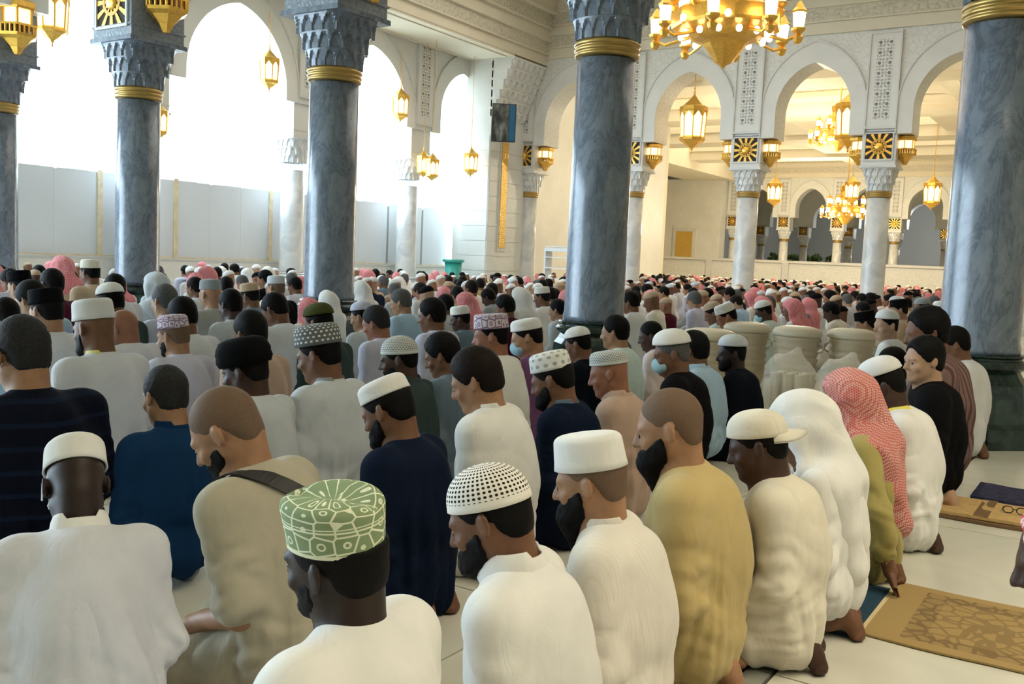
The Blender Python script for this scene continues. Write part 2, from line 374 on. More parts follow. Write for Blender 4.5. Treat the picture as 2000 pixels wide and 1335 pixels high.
def lantern(x, y, zb, label, s=1.0, group=None, sz=1.0, z_hang=7.36):
    r = empty('hanging_lantern', (x, y, zb + 0.32*s*sz)); tag(r, label, 'lantern', group); r.scale = (s, s, s*sz)
    for nme, me in LANT: link(nme, me, r)
    MB().tube([(0, 0, 1.5), (0, 0, (z_hang - zb)/(s*sz) - 0.32)], 0.014).build('chain', 'gold', r)
    return r
# --- arcades
def arch_curve(m, a, c, zs, za, n=14):
    rise = sqrt(a*a + 2*a*c); zc = za - rise; R = a + c; P = [(m-a, zs)]
    amax = atan2(rise, c)
    for i in range(n+1):
        t = amax*i/n; P.append((m + c - R*cos(t), zc + R*sin(t)))
    Q = [(2*m - s, z) for s, z in P[:-1]]
    return P + Q[::-1]
def arcade(name, mp, cols, T, detail=True, z_top=9.3, lo=None, hi=None, mat='stone_carved', cornice=True):
    # mp(s,t,z)->world ; t=-T/2 is the face towards the hall of the photograph
    wall = MB(); h = T/2
    root_v = []
    arcs = []
    ends = [lo if lo is not None else cols[0]-0.5] + list(cols) + [hi if hi is not None else cols[-1]+0.5]
    for s0, s1 in zip(cols[:-1], cols[1:]):
        m_ = (s0+s1)/2; a = (s1-s0)/2 - 0.78; A = arch_curve(m_, a, 0.30, Z_SPR, Z_APEX); arcs.append((s0, s1, m_, a, A))
        poly = [(s0, Z_SPR)] + A + [(s1, Z_SPR), (s1, z_top), (s0, z_top)]
        n = len(poly)
        V = [mp(s, -h, z) for s, z in poly] + [mp(s, h, z) for s, z in poly]
        Fc = [tuple(range(n)), tuple(range(2*n-1, n-1, -1))] + [(i, i+n, (i+1) % n + n, (i+1) % n) for i in range(n) if i not in (n-3, n-1)]
        wall.add(V, Fc)
    for s0, s1 in ((ends[0], cols[0]), (cols[-1], ends[-1])):
        if abs(s1-s0) > 0.01:
            P = [mp(s, t, z) for z in (Z_SPR, z_top) for t in (-h, h) for s in (s0, s1)]
            wall.add(P, [(0, 2, 3, 1), (4, 5, 7, 6), (0, 1, 5, 4), (2, 6, 7, 3), (0, 4, 6, 2), (1, 3, 7, 5)])
    W = wall.fix(name, mat); tag(W, kind='structure')
    if detail:
        for s0, s1, m_, a, A in arcs:
            for sgn in ((-1, 1) if detail == 2 else (-1,)):
                B = arch_curve(m_, a+0.37, 0.42, Z_SPR, Z_APEX+0.53)
                t0, t1 = sgn*h, sgn*(h+0.035); n = len(A); mb = MB()
                V = [mp(s, t1, z) for s, z in A] + [mp(s, t1, z) for s, z in B] + [mp(s, t0, z) for s, z in A] + [mp(s, t0, z) for s, z in B]
                Fc = []
                for i in range(n-1): Fc += [(i, i+1, n+i+1, n+i), (i, 2*n+i, 2*n+i+1, i+1), (n+i, n+i+1, 3*n+i+1, 3*n+i)]
                mb.add(V, Fc).fix('archivolt', 'stone', W)
                C0 = arch_curve(m_, a+0.37, 0.42, Z_SPR, Z_APEX+0.53); C1 = arch_curve(m_, a+0.41, 0.43, Z_SPR, Z_APEX+0.58); t2 = sgn*(h+0.06); mb = MB()
                V = [mp(s, t2, z) for s, z in C0] + [mp(s, t2, z) for s, z in C1] + [mp(s, t0, z) for s, z in C0] + [mp(s, t0, z) for s, z in C1]; Fc = []
                for i in range(n-1): Fc += [(i, i+1, n+i+1, n+i), (i, 2*n+i, 2*n+i+1, i+1), (n+i, n+i+1, 3*n+i+1, 3*n+i)]
                mb.add(V, Fc).fix('moulding', 'stone_trim', W)
        for s in cols:
            def bx(s0, s1, d0, d1, z0, z1):
                mb = MB(); P = [mp(q, t, z) for z in (z0, z1) for t in (-h-d1, -h-d0) for q in (s0, s1)]
                return mb.add(P, [(0, 2, 3, 1), (4, 5, 7, 6), (0, 1, 5, 4), (2, 6, 7, 3), (0, 4, 6, 2), (1, 3, 7, 5)])
            bx(s-0.40, s+0.40, 0.0, 0.05, 5.09, 7.55).fix('pilaster', 'stone', W)
            fr = MB()
            for q in ((s-0.40, s-0.36, 5.09, 7.55), (s+0.36, s+0.40, 5.09, 7.55), (s-0.36, s+0.36, 7.5, 7.55), (s-0.36, s+0.36, 5.09, 5.15)):
                t = bx(q[0], q[1], 0.05, 0.085, q[2], q[3]); fr.add(t.v, t.f)
            fr.fix('frame', 'stone_trim', W)
            pm = MB(); P = [mp(s+q, -h-0.055, z) for z in (5.32, 7.36) for q in (-0.20, 0.20)] + [mp(s+q, -h-0.04, z) for z in (5.32, 7.36) for q in (-0.20, 0.20)]
            pm.add(P, [(0, 1, 3, 2), (0, 4, 5, 1), (2, 3, 7, 6), (0, 2, 6, 4), (1, 5, 7, 3)]); pm.uv = [(q+0.13, z) for z in (5.32, 7.36) for q in (-0.20, 0.20)]*2
            pm.fix('pierced_panel', 'lattice_panel', W)
    if cornice:
        prof = [('fascia', 'plaster', 0.05, 7.62, 7.92), ('frieze', 'frieze_carved', 0.11, 7.92, 8.30), ('fascia', 'plaster', 0.16, 8.30, 8.56), ('frieze', 'frieze_carved', 0.26, 8.56, 8.95), ('fascia', 'plaster', 0.40, 8.95, 9.35)]
        for nm, mt, d, z0, z1 in prof:
            mb = MB(); P = [mp(q, t, z) for z in (z0, z1) for t in (-h-d, -h) for q in (ends[0], ends[-1])]
            mb.add(P, [(0, 2, 3, 1), (4, 5, 7, 6), (0, 1, 5, 4), (2, 6, 7, 3), (0, 4, 6, 2), (1, 3, 7, 5)]).fix(nm, mt, W)
            e = MB(); P = [mp(q, t, z) for z in (z0, z0+0.035) for t in (-h-d-0.03, -h-d) for q in (ends[0], ends[-1])]
            e.add(P, [(0, 2, 3, 1), (4, 5, 7, 6), (0, 1, 5, 4), (2, 6, 7, 3), (0, 4, 6, 2), (1, 3, 7, 5)]).fix('moulding', 'plaster', W)
    return W
# middle arcade (the four big grey columns stand in it)
MIDX = [-19.6, -15.9, -12.15, -8.32, -4.6, -1.02, 2.6, 6.2]
arcade('wall_middle', lambda s, t, z: (s, Y_MID+t, z), MIDX, 0.84, detail=False, cornice=False, mat='stone', lo=-20, hi=12)
lab = {-12.15: 'grey marble column standing farthest left, its gilded block face lit', -8.32: 'grey marble column left of centre, with carved block and gilded balcony lantern', -4.6: 'grey marble column in the middle of the hall, rising beside the chandelier', -1.02: 'massive grey marble column at the right edge on a dark green base',
       -15.9: 'grey marble column cut off by the left edge of the view', 2.6: 'grey marble column beyond the right edge of the view'}
for x in MIDX[1:6]:
    column(x, Y_MID, lab[x], True, ('-y', '+y'))
    if x < -1.0:
        w = {-15.9: 'cut by the left edge of the view', -12.15: 'farthest left', -8.32: 'left of centre', -4.6: 'in the middle', -1.02: 'at the right edge'}[x]
        sconce(x+0.60, Y_MID, 4.70, 'gilded balcony lantern on the grey column block ' + w, 'balcony lanterns of the grey columns', 1.12)
# right arcade, parallel to it beyond the middle hall
RX = [-16.75, -12.95, -9.36, -5.80, -2.2, 1.4, 5.0]
W_R = arcade('wall_right', lambda s, t, z: (s, Y_R+t, z), RX, 0.86, detail=2, lo=-17.3, hi=8)
rl = ['pale marble column in the corner next to the gilded pier', 'pale marble column half hidden by the central grey column', 'pale marble column of the arcade under the chandelier', 'pale marble column of the arcade next to the big right column', 'pale marble column of the arcade hidden by the right column', '', '']
for i, x in enumerate(RX[:5]):
    column(x, Y_R, rl[i], False, ('-y', '+y'))
    for s_, wd in ((-1, 'left'), (1, 'right')):
        if i == 0 and s_ < 0: continue
        if i == 4 and s_ > 0: continue
        sconce(x + s_*0.58, Y_R, 4.60, f'gilded lantern on the {wd} side of the {["corner", "half hidden", "chandelier-side", "right-hand", "hidden"][i]} pale column', 'balcony lanterns of the pale columns', 1.0)
# left arcade, open to the daylight
LY = [-14.1, -9.6, -5.1, -0.6, 3.9, 8.4, 12.9, 17.4, 22.0, 25.7]
XL = -18.2
W_L = arcade('wall_left', lambda s, t, z: (XL - t, s, z), LY, 1.0, detail=1, lo=-14.2, hi=26.8, cornice=False, mat='stone', z_top=7.4)
for i, y in enumerate(LY):
    if y < 7 or i == len(LY)-1: continue
    column(XL, y, {8.4: 'white marble column of the outer arcade at the left edge', 12.9: 'white marble column of the outer arcade behind the leftmost grey column', 17.4: 'white marble column of the outer arcade behind the second grey column', 22.0: 'white marble column of the outer arcade nearest the corner pier'}[y], False, (), None, True)
# beam over the left arcade, soffit 7.4 m up
beam = MB(); beam.box(-18.7, -16.0, -14, 24.1, 7.36, 7.42); bm_o = beam.build('trim_1', 'plaster'); tag(bm_o, kind='structure')
for nm, mt, x, z0, z1 in (('fascia', 'plaster', -16.0, 7.42, 7.72), ('frieze', 'frieze_carved', -15.92, 7.72, 8.12), ('fascia', 'plaster', -15.84, 8.12, 8.45), ('frieze', 'frieze_carved', -15.7, 8.45, 8.9), ('fascia', 'plaster', -15.5, 8.9, 9.35)):
    MB().box(-18.7, x, -14, 26.0, z0, z1).build(nm, mt, bm_o); MB().box(x, x+0.03, -14, 26.0, z0, z0+0.035).build('moulding', 'plaster', bm_o)
MB().box(-17.6, -17.52, -14, 24.0, 7.33, 7.36).build('moulding', 'plaster', bm_o); MB().box(-16.3, -16.22, -14, 24.0, 7.33, 7.36).build('moulding', 'plaster', bm_o)
# corner pier with gilded inscription strip
pier = MB().box(-17.72, -16.75, 24.1, 26.9, 0, 7.36).build('wall_pier', 'stone'); tag(pier, kind='structure')
for k in range(11):                                     # stone courses standing slightly proud
    z = 0.02 + 0.46*k
    MB().box(-17.70, -16.78, 24.085, 24.12, z, z+0.44).build('stone_block', 'stone', pier); MB().box(-16.76, -16.735, 24.12, 25.95, z, z+0.44).build('stone_block', 'stone', pier)
for t in range(6):                                      # stepped muqarnas that carries the beam corner
    z = 5.62 + 0.29*t; x1 = -16.75 + 0.125*(t+1)
    MB().box(-16.8, x1-0.11, 24.1, 26.0, z+0.01, z+0.22).build('muqarnas_back', 'stone', pier); MB().box(-16.8, x1, 24.09, 26.0, z+0.22, z+0.30).build('muqarnas_shelf', 'stone', pier)
    for k in range(6):
        MB().lathe([(0.01, 0), (0.07, 0.03), (0.125, 0.11), (0.15, 0.22)], 10, (x1-0.13, 24.26+0.31*k, z)).build('muqarnas_cell', 'stone_trim', pier)
MB().box(-16.74, -16.70, 24.62, 25.08, 1.55, 5.0).build('border', 'stone_trim', pier); MB().box(-16.70, -16.68, 24.68, 25.02, 1.65, 4.92).build('gilded_strip', 'gold_carved', pier)
w = MB().box(-18.7, -17.72, 24.95, 26.9, 0, Z_SPR).build('wall_jamb', 'stone'); tag(w, kind='structure')
# other bounding walls
w = MB().box(11.6, 12.0, -14, 110, 0, 9.3).build('wall_east', 'plaster'); tag(w, kind='structure')
w = MB().box(-20, 12, -14.4, -14, 0, 9.3).build('wall_behind', 'plaster'); tag(w, kind='structure')
c = MB().box(-20, 12, -14, Y_R, 9.3, 9.6).build('ceiling', 'plaster'); tag(c, kind='structure')
for y0, y1 in ((9.1, 25.9),):
    for x in (-13.5, -9.8, -6.1, -2.4, 1.3): MB().box(x-0.25, x+0.25, y0, y1, 9.0, 9.3).build('beam', 'plaster', c)
# far hall
c2 = MB().box(-19.4, 12, Y_R, 42, 8.9, 9.2).box(-31.4, 12, 42, 110, 8.9, 9.2).build('ceiling_far', 'plaster'); tag(c2, kind='structure')
w = MB().box(-19.4, -19.0, 26.9, 42.0, 0, 8.9).build('wall_far_side', 'stone'); tag(w, kind='structure')
w = MB().box(-31.4, -31.0, 42, 64.6, 0, 8.9).build('wall_far_flank', 'plaster'); tag(w, kind='structure')
w = MB().box(-31.4, -19.0, 42.0, 42.3, 0, 8.9).build('wall_far_return', 'plaster'); tag(w, kind='structure')
for y in (34.0, 41.5, 49.0, 56.5):
    MB().box(-30 if y > 42 else -19, 12, y-0.9, y+0.9, 7.9, 8.9).build('beam', 'plaster', c2); MB().box(-30 if y > 42 else -19, 12, y-1.1, y+1.1, 8.4, 8.6).build('beam_moulding', 'plaster', c2)
for x in (-14.5, -7, 0.5): MB().box(x-0.8, x+0.8, 27, 64, 8.1, 8.9).build('beam', 'plaster', c2)
MB().box(-27, -23.6, 42.3, 64, 7.4, 8.9).build('beam', 'plaster', c2)
f1 = [-23.9 + 3.6*i for i in range(11)]
arcade('wall_far', lambda s, t, z: (s, Y_F1+t, z), f1, 0.86, detail=1, lo=-24.5, hi=12, cornice=True, z_top=8.9)
pos = ['first', 'second', 'third', 'fourth', 'fifth', 'sixth', 'seventh', 'eighth', 'ninth', 'tenth', 'eleventh']
for i, x in enumerate(f1[:8]): column(x, Y_F1, f'small pale column in the nearer far arcade, {pos[i]} from the white wall', False, ('-y',))
f2 = [-30.2 + 3.6*i for i in range(10)]
arcade('wall_farthest', lambda s, t, z: (s, Y_F2+t, z), f2, 0.86, detail=False, lo=-32, hi=10, cornice=False, z_top=8.9, mat='stone')
for i, x in enumerate(f2[1:8]): column(x, Y_F2, f'tiny pale column in the farthest arcade, {pos[i]} from the left', False, ('-y',))
wfl = MB().box(-31, -24.4, 63.6, 64.6, 0, 7.5).build('wall_far_left', 'stone'); tag(wfl, kind='structure')
g0 = at_y(1318, 508, 63.5); g1 = at_y(1353, 452, 63.5)
MB().box(g0.x-0.25, g1.x+0.25, 63.5, 63.6, g0.z, g1.z+0.25).build('border', 'stone_trim', wfl); MB().box(g0.x, g1.x, 63.46, 63.5, g0.z, g1.z).build('gilded_panel', 'gold_carved', wfl)
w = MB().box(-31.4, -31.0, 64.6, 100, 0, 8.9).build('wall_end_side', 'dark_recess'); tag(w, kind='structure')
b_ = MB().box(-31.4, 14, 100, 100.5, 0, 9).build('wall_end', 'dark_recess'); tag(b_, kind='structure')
# low white screen wall behind the crowd
scr = MB().box(-30.9, 2, 47.0, 47.3, 0, 1.72).build('wall_screen', 'stone'); tag(scr, kind='structure')
MB().box(-30.9, 2, 46.9, 47.4, 1.72, 1.84).build('coping', 'stone_trim', scr)
for k in range(9): x = -30.5 + 4.0*k; MB().box(x-0.16, x+0.16, 46.88, 47.0, 0, 1.72).build('post', 'stone_trim', scr)
for k in range(8): x = -30.5 + 4.0*k; MB().box(x+0.5, x+3.8, 46.95, 47.0, 0.25, 1.5).build('carved_panel', 'stone_carved', scr)
# outside: ground and pale apartment blocks
g = MB().box(-140, -31.4, -60, 140, -0.4, -0.1).build('ground_outside', 'pavement'); tag(g, kind='structure')
for nm, y0, y1, hh, lb in (('a', 28, 46, 46, 'pale tower block seen through the arch beside the corner pier'), ('b', 48, 78, 52, 'pale tower block outside, farthest along the arcade'), ('c', 2, 25, 40, 'pale tower block seen through the leftmost arches')):
    r = empty('building', (-48, (y0+y1)/2, -0.1)); tag(r, lb, 'building')
    W2 = (y1-y0)/2
    MB().box(-14, 0, -W2, W2, 0, hh).build('wall', 'facade', r)
    wm = MB().box(-0.02, 0.06, -0.65, 0.65, 0, 1.9).mesh('window', 'facade_window')
    for jz in range(9):
        for k in range(int((y1-y0)//3.6)):
            o = link('window', wm, r); o.location = (0, -W2+2.2+3.6*k, 4.0+3.7*jz)
# fence (white site hoarding) on a low wall along the outer arcade
XF = -18.95
lw = MB().box(-19.3, -18.75, 3, 24.95, 0, 0.96).build('wall_low', 'pale_wall'); tag(lw, kind='structure')
MB().box(-19.32, -18.72, 3, 24.95, 0.96, 1.0).build('coping', 'stone_trim', lw)
fe = empty('site_fence', (XF, 14, 1.0)); tag(fe, 'light grey panel fence with yellowish posts standing along the outer arcade', 'fence')
edges = [3.2] + [at_x(x, 450, XF).y for x in (8, 107, 193, 290, 341, 410, 470, 526, 582, 640, 700, 756, 786, 823)] + [24.9]
for i, (y0, y1) in enumerate(zip(edges[:-1], edges[1:])):
    MB().box(-0.02, 0.02, y0+0.03-14, y1-0.03-14, 0.03, 1.82).build('panel', 'fence_panel', fe)
for i, y in enumerate(edges):
    px = [None, 8, 107, 193, 290, 341, 410, 470, 526, 582, 640, 700, 756, 786, 823, None][i]
    if px in (8, 193, 341, 526, 582): MB().box(-0.02, 0.05, y-14-0.06, y-14+0.06, 0.0, 1.86).build('post', 'fence_post', fe)
    elif px in (756, 823): MB().box(-0.02, 0.03, y-14-0.035, y-14+0.035, 0.0, 1.75).build('post', 'fence_seam', fe)
    else: MB().box(-0.02, 0.025, y-14-0.03, y-14+0.03, 0.0, 1.80).build('post', 'fence_panel', fe)
MB().box(-0.03, 0.04, 3.2-14, 24.9-14, -0.01, 0.03).build('rail', 'fence_post', fe)
# hanging lanterns
def lant_px(px, py_bottom, X=None, Y=None, label='', s=1.0, sz=1.0, z_hang=7.36):
    p = at_x(px, py_bottom, X) if X is not None else at_y(px, py_bottom, Y)
    return lantern(p.x, p.y, p.z, label, s, 'hanging lanterns of the arcades', sz, z_hang)
lant_px(102, 92, X=-16.9, label='big gilded hanging lantern at the upper left corner of the view', s=0.72)
lant_px(525, 180, X=-17.6, label='gilded hanging lantern in the bright arch left of the second grey column', s=0.60, z_hang=6.9)
lant_px(781, 242, X=-17.6, label='gilded hanging lantern in the bright arch right of the second grey column', s=0.60, z_hang=6.9)
lant_px(309, 278, X=-17.3, label='slender gilded lantern glowing just right of the leftmost grey column', s=0.50)
lant_px(826, 350, X=-17.4, label='gilded lantern low beside the corner pier, left one of a close pair', s=0.50)
lant_px(843, 357, X=-16.9, label='gilded lantern low beside the corner pier, right one of a close pair', s=0.50)
lant_px(918, 348, Y=23.6, label='gilded lantern hanging in front of the bluish corner pier face', s=0.56)
lant_px(1350, 300, Y=26.4, label='large gilded lantern hanging in the arch below the chandelier', s=0.98, sz=1.05, z_hang=6.95)
lant_px(1655, 298, Y=30.5, label='large gilded lantern partly hidden by the arch edge right of the chandelier', s=1.08, sz=1.05, z_hang=8.9)
lant_px(1511, 407, Y=50.0, label='small gilded lantern over the screen wall, left one of three', s=1.0, z_hang=8.9)
lant_px(1662, 402, Y=52.0, label='small gilded lantern over the screen wall, middle one of three', s=0.95, z_hang=8.9)
lant_px(1818, 413, Y=48.0, label='small gilded lantern over the screen wall, right one of three', s=1.0, z_hang=8.9)
# chandeliers
def chandelier(x, y, zb, label, s=1.0):
    r = empty('chandelier', (x, y, zb)); tag(r, label, 'chandelier'); r.scale = (s, s, s)
    MB().lathe([(0.02, 0), (0.06, 0.05), (0.16, 0.10), (0.19, 0.14), (0.26, 0.24), (0.36, 0.36), (0.40, 0.42), (0.46, 0.46)], 10).build('bowl', 'gold', r)
    MB().lathe([(0.46, 0.46), (0.58, 0.50), (0.75, 0.62), (0.98, 0.68), (1.0, 0.74), (1.0, 0.98), (0.9, 1.04), (0.62, 1.06), (0.60, 1.10), (0.60, 1.42), (0.66, 1.46), (0.66, 1.62), (0.4, 1.66), (0.36, 1.9), (0.42, 2.2), (0.1, 2.4)], 12).build('body', 'gold', r)
    for k in range(12):
        a = 2*pi*k/12 + 0.1; MB().box(-0.10, 0.10, -0.012, 0.012, 1.14, 1.40).build('pane', 'lamp_glass', r, loc=(0.585*cos(a), 0.585*sin(a), 0), rz=a+pi/2)
    MB().tube([(0, 0, 2.3), (0, 0, 4.4)], 0.03).build('rod', 'gold', r)
    small = [MB().lathe([(0.02, -0.34), (0.07, -0.30), (0.10, -0.22), (0.05, -0.16), (0.12, -0.10), (0.13, -0.06), (0.08, -0.03)], 8).mesh('holder', 'gold'), MB().lathe([(0.085, -0.03), (0.10, 0.0), (0.115, 0.2), (0.10, 0.22)], 8).mesh('lamp', 'bulb'),
             MB().lathe([(0.13, 0.21), (0.14, 0.24), (0.09, 0.30), (0.06, 0.36), (0.02, 0.42)], 8).mesh('lid', 'gold')]
    bl = MB().lathe([(0.03, -0.03), (0.055, 0), (0.06, 0.05), (0.03, 0.09)], 8).mesh('bulb', 'bulb')
    for ring, (n, rr, zz, off) in enumerate(((8, 1.30, 0.72, 0.2), (8, 0.98, 1.28, 0.55))):
        for k in range(n):
            a = 2*pi*k/n + off; c_, s_ = cos(a), sin(a)
            arm = MB().tube([(0.6*c_, 0.6*s_, zz-0.12), (0.85*rr*c_, 0.85*rr*s_, zz-0.26), (rr*c_, rr*s_, zz-0.18)], 0.03, 6).build('arm', 'gold', r)
            for me in small:
                o = link(me.name.split('.')[0], me, arm); o.location = (rr*c_, rr*s_, zz)
    for k in range(14):
        a = 2*pi*k/14; o = link('bulb', bl, r); o.location = (0.80*cos(a), 0.80*sin(a), 0.52)
    for k in range(8):
        a = 2*pi*k/8 + 0.4; o = link('bulb', bl, r); o.location = (1.08*cos(a), 1.08*sin(a), 0.70)
    return r
chandelier(-6.66, 17.0, 5.0, 'great gilded tiered chandelier with many lit lamps under the ceiling')
p = at_y(1635, 298, 38); chandelier(p.x, p.y, p.z, 'smaller gilded chandelier half hidden behind the right-hand arch', 0.8)
p = at_y(1650, 440, 56); chandelier(p.x, p.y, p.z, 'tiny gilded chandelier far off above the screen wall', 1.0)
# screen on the pier, shelf, bin
r = empty('video_screen', at_y(984, 240, 23.75)); tag(r, 'dark flat video screen mounted high on the corner pier', 'screen'); r.rotation_euler = (0, 0, radians(35))
MB().box(-0.36, 0.36, -0.03, 0.03, -0.56, 0.56).build('case', 'black_plastic', r); MB().box(-0.06, 0.06, 0.03, 0.62, -0.08, 0.08).build('wall_mount', 'black_plastic', r)
m, nt, b = new_mat('screen_image')
cv = coords(nt, 'Object', (2.0, 1, 1.0)); n1 = N(nt, 'ShaderNodeTexNoise', i_Scale=2.4, i_Detail=3.0); L(nt, cv, n1.inputs[0])
rr = ramp(nt, n1.outputs[0], [(0.4, (0.015, 0.02, 0.02)), (0.55, (0.10, 0.11, 0.10)), (0.7, (0.25, 0.26, 0.24))]); L(nt, rr.outputs[0], b.inputs['Base Color']); b.inputs['Roughness'].default_value = 0.2
MB().box(-0.33, 0.14, -0.036, -0.03, -0.53, 0.53).build('picture', 'screen_image', r); plain('screen_blue', (0.01, 0.10, 0.20), 0.2); MB().box(0.16, 0.33, -0.036, -0.03, -0.53, 0.53).build('side_strip', 'screen_blue', r)
q0 = at_y(1070, 484, 25.4); q1 = at_y(1117, 484, 25.4)
r = empty('book_shelf', ((q0.x+q1.x)/2, 25.4, 0)); tag(r, 'white metal book shelf standing between the central column and the corner', 'shelf'); hw = (q1.x-q0.x)/2
for x in (-hw, hw-0.05): MB().box(x, x+0.05, -0.2, 0.2, 0, q0.z).build('side_panel', 'shelf_white', r)
for k in range(6): MB().box(-hw+0.05, hw-0.05, -0.2, 0.2, 0.1+0.33*k, 0.13+0.33*k).build('shelf_board', 'shelf_white', r)
MB().box(-hw, hw, -0.22, 0.22, q0.z-0.1, q0.z).build('top_board', 'shelf_white', r)
p = at_x(885, 525, -17.3); r = empty('plastic_bin', (p.x, p.y, 0)); tag(r, 'teal plastic bin standing by the fence near the corner pier', 'bin')
MB().lathe([(0.22, 0), (0.26, 1.15), (0.22, 1.15), (0.2, 0.1)], 20).build('body', 'teal_plastic', r, True); MB().lathe([(0.27, 1.15), (0.33, 1.17), (0.33, 1.24), (0.25, 1.24)], 20).build('rim', 'teal_plastic', r, True)
# greenery far outside behind the farthest arcade
for k in range(4):
    p = at_y(1515+38*k, 490, 92); mb = MB(); r = empty('shrub', (p.x, p.y, 0)); tag(r, f'dark green shrub beyond the farthest arcade, {pos[k]} from the left', 'shrub', 'shrubs beyond the arcade')
    for q in range(60): mb.lathe([(0.05, -0.2), (0.25, 0), (0.05, 0.25)], 5, (RNG.uniform(-0.6, 0.6), RNG.uniform(-0.6, 0.6), 0.5+RNG.rand()*2.4), rot=RNG.rand())
    tag(mb.build('foliage', 'plant', r), kind='stuff'); MB().tube([(0, 0, -0.012), (0, 0, 1.6)], 0.06).build('stem', 'plant', r)
# ------------------------------------------------------------------ figures: implicit surfaces meshed with surface nets
def rot3(rx=0, ry=0, rz=0):
    return np.array((Matrix.Rotation(rz, 3, 'Z') @ Matrix.Rotation(ry, 3, 'Y') @ Matrix.Rotation(rx, 3, 'X')))
class Field:
    def __init__(s, lo, hi, h):
        s.lo = np.array(lo, float); s.h = h; s.n = (np.ceil((np.array(hi)-s.lo)/h).astype(int)+1)
        s.D = np.full(s.n, 1.0, np.float32); s.ax = [s.lo[i]+h*np.arange(s.n[i]) for i in range(3)]
    def block(s, lo, hi, m):
        i0 = np.maximum(np.floor((lo-m-s.lo)/s.h).astype(int), 0); i1 = np.minimum(np.ceil((hi+m-s.lo)/s.h).astype(int)+1, s.n)
        if np.any(i1 <= i0): return None, None
        sl = tuple(slice(a, b) for a, b in zip(i0, i1))
        X, Y, Z = np.meshgrid(*[s.ax[i][i0[i]:i1[i]] for i in range(3)], indexing='ij', sparse=True)
        return sl, (X, Y, Z)
    def put(s, sl, d, k, op):
        a = s.D[sl]
        if op == 'sub':
            d = -d; h = np.maximum(k-np.abs(a-d), 0)/k if k > 0 else 0; s.D[sl] = np.maximum(a, d) + h*h*k*0.25
        elif k > 0:
            h = np.maximum(k-np.abs(a-d), 0)/k; s.D[sl] = np.minimum(a, d) - h*h*k*0.25
        else: s.D[sl] = np.minimum(a, d)
    def ell(s, c, r, R=None, k=0.02, op='add'):
        c = np.array(c, float); r = np.array(r, float); mr = r.max() if R is not None else r
        sl, g = s.block(c-mr, c+mr, k+2.5*s.h)
        if sl is None: return
        x, y, z = g[0]-c[0], g[1]-c[1], g[2]-c[2]
        if R is not None:
            q = [R[0, i]*x + R[1, i]*y + R[2, i]*z for i in range(3)]
        else: q = [x, y, z]
        k0 = np.sqrt((q[0]/r[0])**2 + (q[1]/r[1])**2 + (q[2]/r[2])**2); k1 = np.sqrt((q[0]/r[0]**2)**2 + (q[1]/r[1]**2)**2 + (q[2]/r[2]**2)**2) + 1e-9
        s.put(sl, (k0*(k0-1)/k1).astype(np.float32), k, op)
    def cone(s, a, b, ra, rb, k=0.03, op='add', sq=None):
        a = np.array(a, float); b = np.array(b, float); m = max(ra, rb)
        sl, g = s.block(np.minimum(a, b)-m, np.maximum(a, b)+m, k+2.5*s.h)
        if sl is None: return
        d = b-a; dd = d.dot(d) + 1e-12
        x, y, z = g[0]-a[0], g[1]-a[1], g[2]-a[2]
        t = np.clip((x*d[0]+y*d[1]+z*d[2])/dd, 0, 1)
        dist = np.sqrt((x-t*d[0])**2 + (y-t*d[1])**2 + (z-t*d[2])**2) - (ra + (rb-ra)*t)
        s.put(sl, dist.astype(np.float32), k, op)
    def clip(s, fn, k=0.0):      # keep only where fn(X,Y,Z) <= 0
        X, Y, Z = np.meshgrid(*s.ax, indexing='ij', sparse=True)
        s.D = np.maximum(s.D, (fn(X, Y, Z)+0*s.D).astype(np.float32))
    def nets(s):
        D = s.D; n = s.n; ins = D < 0
        c = np.zeros(n-1, np.int8)
        for dx in (0, 1):
            for dy in (0, 1):
                for dz in (0, 1): c += ins[dx:n[0]-1+dx, dy:n[1]-1+dy, dz:n[2]-1+dz]
        act = (c > 0) & (c < 8); I = np.argwhere(act)
        vid = np.full(n-1, -1, np.int32); vid[act] = np.arange(len(I))
        corner = [(dx, dy, dz) for dx in (0, 1) for dy in (0, 1) for dz in (0, 1)]
        val = np.stack([D[I[:, 0]+a, I[:, 1]+b, I[:, 2]+e] for a, b, e in corner], 1)
        pos = np.zeros((len(I), 3)); cnt = np.zeros(len(I))
        for i in range(8):
            for j in range(i+1, 8):
                ci, cj = np.array(corner[i]), np.array(corner[j])
                if np.abs(ci-cj).sum() != 1: continue
                a, b = val[:, i], val[:, j]; m = (a < 0) != (b < 0); t = np.where(m, a/(a-b+1e-12), 0)
                pos += np.where(m[:, None], ci + (cj-ci)*t[:, None], 0); cnt += m
        V = s.lo + s.h*(I + pos/cnt[:, None])
        Fs = []
        for ax in range(3):
            u, w = (ax+1) % 3, (ax+2) % 3
            sl0 = [slice(None)]*3; sl1 = [slice(None)]*3; sl0[ax] = slice(0, n[ax]-1); sl1[ax] = slice(1, n[ax])
            A, B = ins[tuple(sl0)], ins[tuple(sl1)]; E = np.argwhere(A != B)
            ok = (E[:, u] > 0) & (E[:, u] < n[u]-1) & (E[:, w] > 0) & (E[:, w] < n[w]-1); E = E[ok]
            sg = A[E[:, 0], E[:, 1], E[:, 2]]
            def q(du, dw):
                P = E.copy(); P[:, u] -= du; P[:, w] -= dw; return vid[P[:, 0], P[:, 1], P[:, 2]]
            Q = np.stack([q(1, 1), q(0, 1), q(0, 0), q(1, 0)], 1); Q[~sg] = Q[~sg][:, ::-1]
            Fs.append(Q)
        return V, np.concatenate(Fs)
